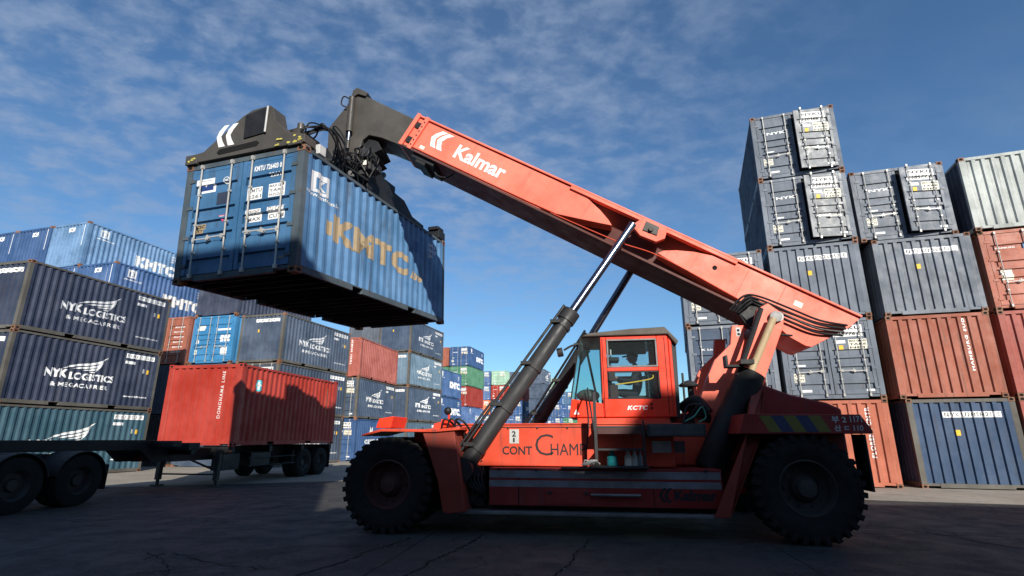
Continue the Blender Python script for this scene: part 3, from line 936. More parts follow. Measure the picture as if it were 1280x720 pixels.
# ------------------------------------------------------------------ container stacks
LV = {1: ['only'], 2: ['lower', 'upper'], 3: ['bottom', 'middle', 'top'], 4: ['bottom', 'second lowest', 'third lowest', 'top'],
      5: ['bottom', 'second lowest', 'third lowest', 'fourth lowest', 'top']}
def column(desc, x, y, yaw, levels, group, n=None, detail=2, jit=0.03):
    n = n or len(levels)
    for k, lv in enumerate(levels):
        if lv is None: continue
        d = dict(lv)
        colr = d.pop('c'); mat = d.pop('m')
        dx = d.pop('dx', random.uniform(-jit, jit)); dy = d.pop('dy', random.uniform(-jit, jit)); dyaw = d.pop('dyaw', random.uniform(-0.4, 0.4))
        d.setdefault('detail', detail)
        container('%s container, %s of %s' % (colr, LV[n][k], desc), x + dx, y + dy, k, yaw + dyaw, mat, group, **d)

GA = 'containers stacked behind the flatbed trailer'
GB = 'containers in the long left rows'
GC = 'containers in the right stack'
GD = 'containers in the far stacks'
CPOST = M_POST
column('the nearest stack at the left edge', -17.69, 18.45, 77.6, [
    dict(c='teal winged-logo', m=M_TEAL, smarks='nyk', emarks='numbers', frame=CPOST, num='NYKU 285221 0'),
    dict(c='navy winged-logo', m=M_NAVY, smarks='nyk', emarks='numbers', frame=CPOST, num='NYKU 521328 1'),
    dict(c='dark navy winged-logo', m=M_NAVY, smarks='nyk', emarks='numbers', frame=CPOST, num='NYKU 523146 7')], GA, jit=0.02)
# blue rows behind
uD = (0.961, -0.276)
D4 = (-20.75, 26.3); D3 = (-23.32, 27.05)
def bl(**k):
    d = dict(c='blue', m=M_KBLUE, detail=0); d.update(k); return d
column('the blue row just behind the navy stack', D4[0], D4[1], 74, [bl(), bl(c='navy', m=M_NAVY), bl(c='dull blue', m=M_KBLUE2), bl(c='bright blue square-logo', smarks='kmtc', emarks='kmtcfront', detail=1)], GB)
column('the tall blue square-logo column at upper left', D3[0], D3[1], 74, [bl(), bl(c='navy', m=M_NAVY), bl(), bl(c='pale blue', emarks='kmtcfront'), bl(c='pale blue square-logo', m=M_KBLUE2, smarks='kmtc', emarks='kmtcfront', detail=1)], GB)
column('the second blue column in from the left edge', D3[0] - 2.68, D3[1] + 0.77, 74, [bl(), bl(), bl(), bl(emarks='kmtcfront'), bl(emarks='kmtcfront', detail=1)], GB)
column('the blue column cut by the left edge', D3[0] - 5.36, D3[1] + 1.54, 74, [bl(), bl(), bl(), bl(), bl(emarks='kmtcfront', detail=1)], GB)
# middle group
column('the stack right behind the red trailer container', -11.95, 27.1, 74.3, [
    dict(c='blue winged-logo', m=M_NAVY2, smarks='nyk', emarks='numbers', frame=CPOST),
    dict(c='navy winged-logo', m=M_NAVY2, smarks='nyk', end='door', frame=CPOST, dmarks=DM()),
    dict(c='slate-blue winged-logo', m=M_NAVY2, smarks='nyk', emarks='numbers', frame=CPOST, num='NYKU 282741 3')], GA, detail=1)
SKM = ([('data_plate', (0.12, 1.75, 0.95, 1.85), M_WHITE, '', None), ('data_plate', (0.15, 1.15, 0.5, 1.5), M_WHITE, '', None), ('data_plate', (0.55, 1.15, 0.75, 1.5), M_WHITE, '', None), ('tag_plate', (0.2, 0.45, 0.6, 0.85), M_WHITE, 'X', M_WHITE)],
       [('logo', (0.15, 1.80, 0.62, 2.05), M_CREAM, '', None), ('tag_plate', (0.12, 1.1, 0.3, 1.3), M_WHITE, '', None), ('tag_plate', (0.15, 0.5, 0.3, 0.75), M_CREAM, '', None)])
column('the four-high stack with a sky blue door end', -14.68, 27.5, 74.3, [
    dict(c='grey-blue', m=M_NAVY2), dict(c='navy', m=M_NAVY2),
    dict(c='sky blue double-door', m=M_SKYB, end='door', dmarks=SKM, detail=2),
    dict(c='plain navy', m=M_NAVY)], GA, detail=1)
RDM = ([('data_plate', (0.12, 1.95 - 0.27 * k, 0.85, 2.08 - 0.27 * k), None, 'SKLU 4%d29' % k, M_WHITE) for k in range(6)], [])
column('the narrow stack left of the sky blue doors', -17.42, 28.0, 74.3, [
    dict(c='black', m=M_UNDER), dict(c='dark navy', m=M_NAVY), dict(c='orange-red door-end', m=M_ORNG, end='door', dmarks=RDM)], GA, detail=1)
column('the stack topped by a plain red container', -9.81, 34.21, 79.8, [
    dict(c='royal blue white-lettered', m=M_KBLUE, smarks='crown', end='door', dmarks=DM()),
    dict(c='navy winged-logo', m=M_NAVY2, smarks='nyk', end='door', dmarks=DM(), frame=CPOST),
    dict(c='brick red', m=M_RED2, emarks='vertical', num='TEXU 394820')], GA, detail=1)
column('the four-high winged-logo stack in the middle', -7.79, 40.28, 74, [
    dict(c='pale steel blue', m=M_STEELB, smarks='nyk', emarks='numbers', frame=CPOST),
    dict(c='dark navy winged-logo', m=M_NAVY2, smarks='nyk', emarks='numbers', frame=CPOST),
    dict(c='steel blue winged-logo', m=M_STEELB, smarks='nyk', emarks='numbers', frame=CPOST),
    dict(c='navy winged-logo', m=M_NAVY2, smarks='nyk', emarks='numbers', frame=CPOST)], GA, detail=1)
column('the column beside the four-high winged-logo stack', -10.48, 41.1, 74, [
    dict(c='navy', m=M_NAVY2), dict(c='grey', m=M_SLATE), dict(c='steel blue', m=M_STEELB), dict(c='grey-blue', m=M_SLATE)], GA, detail=0)
KM = dict(smarks='kmtc')
column('the three-high all-blue stack, far middle', -6.9, 50.0, 75, [
    dict(c='pale blue', m=M_KBLUE2, **KM), dict(c='bright blue lettered', m=M_KBLUE, **KM), dict(c='dull blue lettered', m=M_KBLUE, **KM)], GD, detail=0)
column('the five-high stack with a green container', -5.61, 68.99, 75, [
    dict(c='dark blue', m=M_KBLUE), dict(c='blue lettered', m=M_KBLUE, **KM), dict(c='red door-end', m=M_RED, end='door', dmarks=DM()),
    dict(c='green door-end', m=M_GREEN, end='door', dmarks=DM()), dict(c='blue door-end', m=M_KBLUE, end='door', dmarks=DM(), **KM)], GD, detail=0)
column('the sliver of a stack left of the green one', -8.38, 69.8, 75, [
    dict(c='blue', m=M_KBLUE), dict(c='blue', m=M_KBLUE), dict(c='grey', m=M_SLATE), dict(c='green', m=M_GREEN), dict(c='orange-red', m=M_ORNG)], GD, detail=0)
def far(desc, x, y, cs, yaw=75, doors=True):
    table = {'green': M_GREEN, 'light green': M_LGREEN, 'red': M_RED, 'orange': M_VORG, 'blue': M_KBLUE, 'pale blue': M_KBLUE2, 'navy': M_NAVY2, 'grey': M_SLATE, 'teal': M_TEAL, 'white': M_PGREY, 'salmon': M_ORNG}
    lv = []
    for i, c in enumerate(cs):
        nm = c; k = 1
        d = dict(c='far ' + nm, m=table[c])
        if doors and c not in ('navy',): d.update(end='door', dmarks=DM())
        if c in ('blue',): d.update(smarks='kmtc')
        if c in ('navy',): d.update(smarks='nyk')
        lv.append(d)
    column(desc, x, y, yaw, lv, GD, detail=0, jit=0.06)
far('the distant green-doored stack left of the ram', -1.1, 95.6, ['grey', 'blue', 'pale blue', 'red', 'light green'])
far('the distant blue and orange stack', -3.9, 96.3, ['blue', 'blue', 'orange', 'blue', 'blue'])
far('the distant navy stack behind the near ram', 1.75, 97.2, ['red', 'blue', 'blue', 'red', 'navy'])
far('the distant navy stack between the two rams', 5.6, 93.0, ['white', 'blue', 'navy', 'navy', 'navy'])
far('the distant green-topped stack by the windscreen', 9.7, 108.0, ['light green', 'blue', 'blue', 'blue', 'light green'])
far('the distant stack left of the windscreen', 12.6, 110.0, ['teal', 'green', 'blue', 'pale blue'])
far('the slate-topped stack seen right of the cab', 27.6, 74.0, ['navy', 'white', 'white', 'salmon', 'grey'], 73)

# ---- right stack
NF = dict(end='front', emarks='nykfront', frame=None)
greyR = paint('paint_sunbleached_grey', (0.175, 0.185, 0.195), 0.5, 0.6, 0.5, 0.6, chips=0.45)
NYM = DM()
column('the five-high column with its left side showing', 11.48, 16.47, 71, [
    dict(c='red-brown corrugated', m=M_ORNG, emarks='vertical_low', num='FLORENS CNTR', side_mat=M_RED2),
    dict(c='grey-blue closed-door', m=M_SLATE, end='door', dmarks=NYM),
    dict(c='slate corrugated', m=M_SLATE, emarks='nykfront', num='NYKU 526852 0'),
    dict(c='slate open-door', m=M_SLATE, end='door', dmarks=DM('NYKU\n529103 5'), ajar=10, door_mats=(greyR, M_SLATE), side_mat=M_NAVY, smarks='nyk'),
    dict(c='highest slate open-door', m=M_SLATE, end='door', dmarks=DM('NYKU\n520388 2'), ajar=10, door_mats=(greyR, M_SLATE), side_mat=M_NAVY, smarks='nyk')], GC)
column('the four-high column on a blue base box', 14.60, 15.78, 73.2, [
    dict(c='blue corrugated', m=M_BASEB, emarks='nykfront', num='NYKU285821 5', dx=0.10, dy=-0.03, frame=CPOST),
    dict(c='orange corrugated', m=M_ORNG, emarks='vertical', num='HAMBURG SUD'),
    dict(c='slate corrugated', m=M_SLATE, emarks='nykfront', num='NYKU356611 3'),
    dict(c='slate open-door', m=M_SLATE, end='door', dmarks=DM('NYKU\n558577 6'), ajar=9, dx=-0.2, dy=0.12, dyaw=-0.6)], GC)
column('the column cut by the right edge', 17.39, 14.81, 70.7, [
    dict(c='brown-red', m=M_RED2), dict(c='dark brick red corrugated', m=M_RED2), dict(c='salmon door-end', m=M_ORNG, end='door', dmarks=([], [('lettering', (0.2, 1.95, 0.75, 2.03), None, 'HAMBURG', M_WHITE), ('tag_plate', (0.9, 1.9, 1.1, 2.1), M_KBLUE2, '', None), ('data_plate', (0.2, 0.95, 0.5, 1.28), M_CREAM, '', None)])),
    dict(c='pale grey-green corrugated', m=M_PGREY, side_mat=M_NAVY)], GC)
column('the column half hidden behind the boom', 8.72, 17.38, 72.5, [
    dict(c='slate', m=M_SLATE, end='door', dmarks=NYM), dict(c='slate-blue door-end', m=M_SLATE, end='door', dmarks=([], [('lettering', (0.25, 1.7, 0.8, 1.8), None, 'K Line', M_WHITE), ('data_plate', (0.15, 0.6, 0.4, 0.85), M_CREAM, '', None), ('tag_plate', (0.2, 1.0, 0.45, 1.1), M_WHITE, '', None)]), door_mats=(M_SLATE, M_NAVY2)),
    dict(c='navy door-end', m=M_SLATE, end='door', dmarks=NYM)], GC)

# ---- container stacks behind the camera (they cast the long shade over the yard)
GZ = 'containers stacked behind the camera'
def simple(label, x, y, k, yaw, mat):
    mb = MB().box(0, LC, 0.03, WC - 0.03, 0.03, HC - 0.02)
    for px_ in (0.0, LC - 0.16):
        for py_ in (0.0, WC - 0.16): mb.box(px_ - 0.004, px_ + 0.164, py_, py_ + 0.16, 0, HC)
    o = ob('shipping_container', cached('simple', lambda: mb.mesh('simple')), mat, None, M=Matrix.Translation((x, y, k * 2.591)) @ Matrix.Rotation(rad(yaw), 4, 'Z'))
    tag(o, label, 'shipping container', GZ)
MM = [M_NAVY2, M_RED2, M_KBLUE, M_SLATE, M_ORNG, M_GREEN, M_STEELB]
def row(cx, cy, yaw, n, steps, seed):
    """(cx, cy) = the corner nearest the yard at the starting end; steps<0 runs to the left"""
    c, d = cos(rad(yaw)), sin(rad(yaw))
    for i in range(abs(steps)):
        q = i * 6.31 if steps > 0 else -(i + 1) * 6.31 + 0.06
        ox, oy = cx + c * q + d * WC, cy + d * q - c * WC
        for k in range(n): simple('painted steel container in the row behind the camera', ox, oy, k, yaw, MM[(seed + i * 3 + k * 2) % 7])
row(1.58, -6.62, -17, 5, -1, 0)
row(-6.3, -6.0, 0, 5, -3, 2)
row(2.30, -7.67, -18, 4, 1, 4)
row(8.75, -11.0, -8, 5, 3, 1)

# ------------------------------------------------------------------ the reach stacker (local x = forward, y = towards the camera, z = up)
RS_O = Vector((1.3945, 10.5385, 0)); FWD = Vector((-0.98869, 0.14999, 0))
RS_M = Matrix.Translation(RS_O) @ Matrix.Rotation(math.atan2(FWD.y, FWD.x), 4, 'Z')
rs = empty('reach_stacker', RS_M)
tag(rs, 'big red reach stacker with raised boom lifting a blue container', 'reach stacker')
def P(name, mb, mat, parent=None, bevel=0.008, smooth=False):
    return ob(name, mb, mat, parent or rs, bevel=bevel, smooth=smooth)
def side_text(name, s, s0, z0, h, w, l, mat, parent, bold=0.03, shear=0.0, spacing=1.0, tilt=0.0):
    """text on a plane facing the camera side; s0 = viewer's left end"""
    vs, fs, ww = text2d(s, h, bold, spacing, shear, w)
    c, d = cos(tilt), sin(tilt)
    mb = MB().add([(s0 - (x * c - y * d), l, z0 + x * d + y * c) for x, y in vs], fs)
    return ob(name, mb, mat, parent)
def side_poly(name, polys, l, mat, parent):
    mb = MB()
    for p in polys: mb.add([(a, l, b) for a, b in p], [tuple(range(len(p)))])
    return ob(name, mb, mat, parent)

# --- chassis
ch = MB()
ch.prism([(2.9, 1.0), (2.9, 1.58), (1.9, 1.66), (-1.45, 1.66), (-1.45, 1.0)], 0.85, 1.50)
ch.prism([(2.9, 1.0), (2.9, 1.58), (1.9, 1.66), (-1.45, 1.66), (-1.45, 1.0)], -1.50, -0.85)
ch.box(-4.0, 3.0, -0.84, 0.84, 0.55, 1.45)
chassis = P('chassis', ch, M_BODYR, bevel=0.015)
P('top_plate', MB().box(-1.42, 2.3, -1.52, 1.52, 1.663, 1.685), M_BODYR, chassis, 0.004)
side_text('lettering', 'CONT', 1.345, 1.18, 0.135, 0.50, 1.504, M_BLACKD, chassis, 0.02)
side_text('lettering', 'C', 0.79, 1.17, 0.34, 0.30, 1.504, M_BLACKD, chassis, -0.012)
side_text('lettering', 'HAMP', 0.535, 1.175, 0.185, 0.58, 1.504, M_BLACKD, chassis, 0.0)
side_poly('number_plate', [[(1.225, 1.36), (1.065, 1.36), (1.065, 1.59), (1.225, 1.59)]], 1.505, M_LGREY, chassis)
side_text('lettering', '2', 1.185, 1.47, 0.09, 0.07, 1.509, M_BLACKD, chassis, 0.03)
side_text('lettering', '1', 1.165, 1.38, 0.07, 0.03, 1.509, M_BLACKD, chassis, 0.04)
# lower side box with grey stripes, both darkened to paint in its shade
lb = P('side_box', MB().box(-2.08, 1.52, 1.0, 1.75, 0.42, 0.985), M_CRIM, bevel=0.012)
for a, b in ((0.835, 0.945), (0.70, 0.80)): side_poly('stripe', [[(1.515, a), (-2.06, a), (-2.06, b), (1.515, b)]], 1.753, M_STRIPE, lb)
side_poly('seam', [[(1.045, .43), (1.03, .43), (1.03, .98), (1.045, .98)], [(-1.05, .43), (-1.06, .43), (-1.06, .98), (-1.05, .98)]], 1.7525, M_HOLE, lb)
def chevrons(s0, z0, h, l, mat, parent, tilt=0.0, flip=1):
    c, d = cos(tilt), sin(tilt)
    def T(x, y): return (s0 - (x * c - y * d) * h, z0 + (x * d + y * c) * h)
    V, F = [], []
    for o in (0, 0.36):
        # curved bracket shape like a K made of two strokes
        up = [(0.0 + o, 0.5), (0.12 + o, 0.72), (0.36 + o, 1.0), (0.62 + o, 1.0), (0.36 + o, 0.75), (0.22 + o, 0.5)]
        lo = [(0.0 + o, 0.5), (0.10 + o, 0.27), (0.30 + o, 0.0), (0.56 + o, 0.0), (0.34 + o, 0.26), (0.22 + o, 0.5)]
        for p in (up, lo):
            a = [(x, y) for x, y in p[:3]]; b = [(x, y) for x, y in p[3:]][::-1]
            k = len(V); V += [T(x, y) for x, y in a] + [T(x, y) for x, y in b]
            F += [(k + i, k + i + 1, k + 3 + i + 1, k + 3 + i) for i in range(2)]
    mb = MB().add([(a, l, b) for a, b in V], F)
    return ob('logo', mb, mat, parent)
chevrons(-1.13, 0.50, 0.21, 1.754, M_BLACKD, lb)
side_text('lettering', 'Kalmar', -1.36, 0.53, 0.15, 0.62, 1.754, M_BLACKD, lb, 0.05)
P('handrail', MB().tube([(-0.10, 1.80, 0.60), (-0.86, 1.80, 0.60)], 0.022), M_MGREY, lb, 0)
P('side_step', MB().box(-2.05, 2.0, 1.55, 1.86, 0.30, 0.345), M_MGREY, bevel=0.006)
P('side_step', MB().box(-2.05, 2.0, -1.86, -1.55, 0.30, 0.345), M_MGREY, bevel=0.006)
P('belly_pan', MB().box(-2.1, 2.0, -1.5, 1.5, 0.32, 0.54), M_BLACK)

# bolts, hatches and a tie-down eye on the flank
for k in range(9): P('bolt', cached('flank_bolt', lambda: MB().cyl((0, 0, 0), (0, .018, 0), .016, n=6).mesh('bolt')), M_DGREY, chassis, 0).location = (2.75 - .5 * k, 1.50, 1.61)
P('bolt', cached('flank_bolt', None), M_DGREY, chassis, 0).location = (1.7, 1.50, 1.08)
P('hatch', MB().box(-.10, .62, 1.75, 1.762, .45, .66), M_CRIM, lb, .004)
for s_ in (.55, -.03): P('latch', MB().box(s_ - .03, s_ + .03, 1.762, 1.78, .60, .64), M_DGREY, lb, .003)
for s_ in (1.35, .75, -.65, -1.85): P('latch', MB().box(s_ - .02, s_ + .02, 1.75, 1.775, .945, .985), M_DGREY, lb, .003)
P('weld_seam', MB().tube([(1.9, 1.503, 1.64), (1.88, 1.503, 1.02)], .006, sub=1), M_BODYR, chassis, 0)
P('tie_down_eye', MB().rev([(-.012, .05), (0, .062), (.012, .05), (0, .038), (-.012, .05)], (1.72, 1.52, 1.50), 'y', 16), M_DGREY, chassis, 0)
P('panel_edge', MB().box(-1.45, 2.2, 1.499, 1.512, 1.618, 1.630), M_FLANGE, chassis, 0)

# --- front fenders and support legs
for sg in (1, -1):
    nm = 'front_fender'
    f = P(nm, MB().prism([(3.62, 1.50), (3.27, 1.595), (2.37, 1.585), (1.95, 1.62), (1.95, 1.575), (2.37, 1.54), (3.27, 1.55), (3.60, 1.475)], 0.9 * sg, 2.06 * sg), M_BODYR, bevel=0.006)
    P('step_bracket', MB().prism([(3.42, 1.61), (3.37, 1.76), (3.12, 1.80), (3.16, 1.61)], 1.25 * sg, 1.95 * sg), M_CABR, f, 0.01)
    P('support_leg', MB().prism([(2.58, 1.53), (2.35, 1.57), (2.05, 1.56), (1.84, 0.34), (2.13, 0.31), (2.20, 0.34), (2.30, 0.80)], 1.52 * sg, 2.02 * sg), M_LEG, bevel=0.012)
# front hoses, valve block and work lamp
hm = MB()
for k, (a, b, c) in enumerate(((2.18, 1.55, 1.72), (2.30, 1.50, 1.66), (2.05, 1.58, 1.78))):
    hm.tube([(a, 1.0 + .1 * k, 1.2), (a + .10, b, 1.45), (a + .02, c, 1.75), (a - .16, c - .1, 1.60), (a - .22, 1.4, 1.15), (a - .1, 1.2, 0.8)], 0.018)
P('hose_bundle', hm, M_HOSE, bevel=0, smooth=True)
ml = P('front_lamp', MB().cyl((2.30, 1.45, 1.66), (2.30, 1.45, 1.86), 0.02).box(2.22, 2.42, 1.40, 1.52, 1.62, 1.76), M_CABR, bevel=0.006)
P('mirror_head', MB().ball((2.32, 1.46, 1.90), 0.07), M_BLACK, ml, 0, True)
vb = MB()
random.seed(3)
for k in range(16):
    s, z = random.uniform(1.58, 1.98), random.uniform(0.45, 1.0); r = random.uniform(.04, .09)
    vb.box(s - r, s + r, 1.3, 1.55 + random.uniform(0, .14), z - r, z + r)
for k in range(6): vb.tube([(1.9 - .05 * k, 1.6, 1.0), (1.95 - .06 * k, 1.72, .8), (1.7 - .02 * k, 1.70, .6), (1.6 + .05 * k, 1.5, .45)], 0.016)
P('valve_block', vb, M_BLACK, bevel=0.004)

# --- rear body
rb = MB().prism([(-2.3, 1.10), (-2.6, 2.12), (-3.02, 2.30), (-3.40, 2.14), (-3.95, 2.00), (-4.15, 1.90), (-4.15, 0.9)], -1.2, 1.2)
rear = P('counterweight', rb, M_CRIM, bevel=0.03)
for sg in (1, -1):
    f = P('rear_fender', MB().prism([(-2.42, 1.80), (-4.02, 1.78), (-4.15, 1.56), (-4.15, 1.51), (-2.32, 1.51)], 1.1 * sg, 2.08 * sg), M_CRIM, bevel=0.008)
    P('mud_flap', MB().box(-4.06, -4.03, 1.66 if sg > 0 else -2.05, 2.05 if sg > 0 else -1.66, 0.72, 1.50), M_BLACK, f, 0.004)
    if sg > 0:
        fe = f
        z0, z1 = 1.535, 1.77
        for k, mt in enumerate((M_HAZY, M_HAZB, M_HAZY, M_HAZB, M_HAZY)):
            a = -2.62 - 0.17 * k
            side_poly('hazard_stripe', [[(a, z1), (a - .17, z1), (a - .30, z0), (a - .13, z0)]], 2.084, mt, f)
        side_text('lettering', '\ubd80 2', -3.62, 1.66, 0.10, 0.2, 2.084, M_LGREY, f, 0.03)
        side_text('lettering', '\uc0b0 \u3137', -3.64, 1.545, 0.09, 0.2, 2.084, M_LGREY, f, 0.03)
        side_text('lettering', '1171', -3.87, 1.67, 0.09, 0.16, 2.084, M_LGREY, f, 0.03)
        side_text('lettering', '110', -3.90, 1.55, 0.08, 0.13, 2.084, M_LGREY, f, 0.03)
P('engine_cover', MB().box(-2.5, -1.5, -1.2, 0.9, 1.0, 1.70).box(-2.2, -1.6, -1.1, 0.6, 1.70, 1.86), M_BODYR, bevel=0.02)

# --- pylons carrying the boom pivot
near_top = [(-3.15, 3.66), (-3.34, 3.76), (-3.58, 3.55), (-3.55, 3.34), (-3.30, 2.80), (-3.02, 2.20), (-2.70, 1.62), (-2.25, 1.60), (-2.70, 2.30), (-2.90, 2.88)]
P('pylon', MB().prism(near_top, 0.80, 0.92), M_BOOM, bevel=0.012)
P('pylon', MB().prism(near_top, -0.92, -0.80), M_BOOM, bevel=0.012)
brace = [(-3.12, 2.42), (-2.90, 2.42), (-2.45, 1.45), (-1.88, 0.33), (-2.10, 0.33), (-2.62, 1.40)]
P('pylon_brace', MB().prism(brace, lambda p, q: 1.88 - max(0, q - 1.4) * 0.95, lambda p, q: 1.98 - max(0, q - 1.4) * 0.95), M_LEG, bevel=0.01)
fr_pl = [(-2.72, 3.40), (-2.94, 3.40), (-2.90, 3.10), (-2.80, 2.80), (-2.62, 2.40), (-2.45, 1.64), (-1.70, 1.64), (-2.02, 2.02), (-2.18, 2.42), (-2.36, 2.78), (-2.66, 3.06)]
pa = P('pylon_plate', MB().prism(fr_pl, 0.66, 0.78), M_BOOM, bevel=0.012)
side_poly('tag_plate', [[(-2.78, 3.20), (-2.86, 3.20), (-2.86, 3.36), (-2.78, 3.36)]], 0.784, M_LGREY, pa)
side_poly('opening', [[(-2.80, 3.22), (-2.84, 3.22), (-2.84, 3.26), (-2.80, 3.26)], [(-2.80, 3.29), (-2.84, 3.29), (-2.84, 3.33), (-2.80, 3.33)]], 0.787, M_HOLE, pa)
P('pylon_plate', MB().prism(fr_pl, -0.78, -0.66), M_BOOM, bevel=0.012)
P('pivot_pin', MB().cyl((-3.42, -1.0, 3.50), (-3.42, 1.0, 3.50), 0.10), M_MGREY, bevel=0.006, smooth=True)
rc = P('boom_cylinder', MB().cyl((-2.02, 1.10, 0.95), (-2.86, 1.10, 2.52), 0.235, n=28), M_BLACK, bevel=0.012, smooth=True)
P('rod', MB().cyl((-2.86, 1.10, 2.52), (-3.35, 1.06, 3.45), 0.062), M_BEIGE, rc, 0, True)
P('pipe', MB().tube([(-2.62, 1.20, 2.45), (-2.85, 1.16, 2.95), (-3.15, 1.12, 3.62)], 0.045), M_BLACK, rc, 0, True)
P('bracket', MB().box(-2.84, -2.62, 1.05, 1.45, 2.62, 2.70).box(-2.62, -2.42, 1.2, 1.4, 2.58, 2.62).box(-2.44, -2.40, 1.2, 1.4, 2.58, 2.78), M_BLACK, rc, 0.006)

# --- boom: local frame (b along the boom from its tail, n across it, l sideways)
BA = rad(30.4)
boom = empty('boom'); boom.parent = rs
BM = Matrix.Translation((-5.03, 0, 3.55)) @ Matrix.Rotation(-BA, 4, 'Y')
boom.matrix_local = BM
def front_lobe():
    return [(9.80, -.03), (5.79, -.05), (5.45, -.13), (5.12, -.24), (4.88, -.35), (4.75, -.435), (5.0, -.50), (5.4, -.60), (5.9, -.72), (6.3, -.775), (9.82, -.78)]
def rear_lobe():
    return [(0.0, -.02), (2.4, -.05), (2.75, -.12), (3.1, -.21), (3.4, -.33), (3.62, -.45), (3.70, -.555), (3.3, -.60), (2.7, -.66), (1.92, -.72), (1.62, -.78),
            (1.38, -.78), (0.92, -.93), (0.62, -.95), (0.52, -.92), (0.10, -.28)]
box = MB()
box.prism(front_lobe(), -0.50, 0.50)
ob('outer_boom', box, M_BOOM, boom, bevel=0.01)
ob('boom_tail', MB().prism(rear_lobe(), -0.50, 0.50), M_BOOM, boom, bevel=0.01)
ob('web', MB().prism([(2.2, -.05), (6.2, -.05), (6.2, -.77), (1.7, -.77)], -0.14, 0.14), M_FLANGE, boom)
# sloping inner web panels, tilted and darkened to make the hollow look shaded
wp = MB()
for sg in (1, -1):
    wp.add([(2.0, sg * .40, -.06), (6.1, sg * .40, -.06), (6.1, sg * .20, -.35), (2.0, sg * .20, -.35), (2.0, sg * .16, -.76), (6.1, sg * .16, -.76)], [(0, 1, 2, 3), (3, 2, 5, 4)])
ob('web_shade_panel', wp, M_FLANGE, boom)
ob('top_flange', MB().box(0.0, 9.82, -0.545, 0.545, -0.03, 0.012).box(2.3, 5.9, 0.40, 0.545, -0.10, -0.03).box(2.3, 5.9, -0.545, -0.40, -0.10, -0.03), M_BOOM, boom, bevel=0.008)
ob('bottom_flange', MB().box(1.40, 9.84, -0.535, 0.535, -0.835, -0.785), M_FLANGE, boom, bevel=0.008)
ob('edge_bead', MB().tube([(5.9, 0.515, -.725), (6.6, .515, -.74), (9.6, .515, -.75)], 0.012, sub=1).tube([(2.0, .52, -.70), (3.6, .52, -.60), (4.5, .50, -.69), (6.0, .515, -.755)], 0.012), M_BODYR, boom, smooth=True)
collar = ob('boom_collar', MB().box(9.56, 9.66, -0.56, 0.56, -0.83, 0.03).box(9.80, 9.90, -0.56, 0.56, -0.83, 0.03), M_BOOM, boom, bevel=0.008)
ob('wear_pad', MB().box(9.67, 9.79, 0.50, 0.53, -0.70, -0.55).box(9.67, 9.79, 0.50, 0.53, -0.30, -0.16), M_BLACK, collar)
ob('opening', MB().cyl((2.62, 0.498, -.33), (2.62, 0.506, -.33), 0.045), M_HOLE, boom)
ob('cylinder_bracket', MB().prism([(4.25, -.02), (3.75, -.03), (3.70, -.26), (3.82, -.40), (4.15, -.42), (4.40, -.30)], 0.50, 0.62), M_BOOM, boom, bevel=0.01)
ob('cylinder_bracket', MB().prism([(4.25, -.02), (3.75, -.03), (3.70, -.26), (3.82, -.40), (4.15, -.42), (4.40, -.30)], -0.62, -0.50), M_BOOM, boom, bevel=0.01)
ob('bracket_plate', MB().prism([(4.18, -.10), (3.90, -.10), (3.86, -.28), (4.16, -.30)], 0.622, 0.64).cyl((4.02, .60, -.22), (4.02, .68, -.22), 0.05), M_GOOSE, boom, bevel=0.006)
for b_ in (6.35, 7.4, 8.1): ob('weld_seam', MB().box(b_, b_ + .010, .498, .5045, -.76, -.04), M_BOOM, boom)
for k in range(6): ob('bolt', cached('flank_bolt', None), M_DGREY, boom, M=Matrix.Translation((9.61, .56, -.12 - .12 * k)))
ob('sticker', MB().box(9.30, 9.42, .5015, .5025, -.70, -.62), M_CREAM, boom)
ob('sticker', MB().box(.95, 1.10, .5015, .5025, -.34, -.24), M_CREAM, boom)
ob('weld_seam', MB().box(1.34, 1.352, .498, .505, -.76, -.04).box(2.05, 2.06, .498, .504, -.70, -.06), M_BODYR, boom)
# hoses along the tail
hs = MB()
for k in range(4):
    hs.tube([(2.05 - .05 * k, .62 + .03 * k, -1.0), (1.95 - .05 * k, .66 + .03 * k, -.66 - .03 * k), (1.70, .62, -.52 - .055 * k), (1.1, .58, -.46 - .075 * k), (.6, .56, -.42 - .08 * k), (0.16, .54, -.28 - .07 * k)], 0.021)
for k in range(2): hs.tube([(1.95, .60, -.95), (1.45, .62, -1.10 - .1 * k), (1.1, .60, -1.0), (.9, .55, -.9)], 0.018)
ob('hose_bundle', hs, M_HOSE, boom, smooth=True)
ob('tail_link', MB().prism([(1.9, -.55), (1.45, -.62), (1.30, -.95), (1.60, -1.1), (1.95, -.95)], 0.52, 0.60), M_BLACK, boom, bevel=0.01)
ob('pin_cap', MB().cyl((1.32, .78, -.83), (1.32, .97, -.83), 0.085), M_LGREY, boom, smooth=True)
ob('under_cable', MB().tube([(9.0, .3, -.84), (8.8, .3, -1.03), (8.55, .3, -.98), (8.45, .3, -.84)], 0.02).box(8.9, 9.5, -.3, .46, -.93, -.84).box(9.1, 9.35, -.2, .45, -1.0, -.93), M_BLACK, boom)
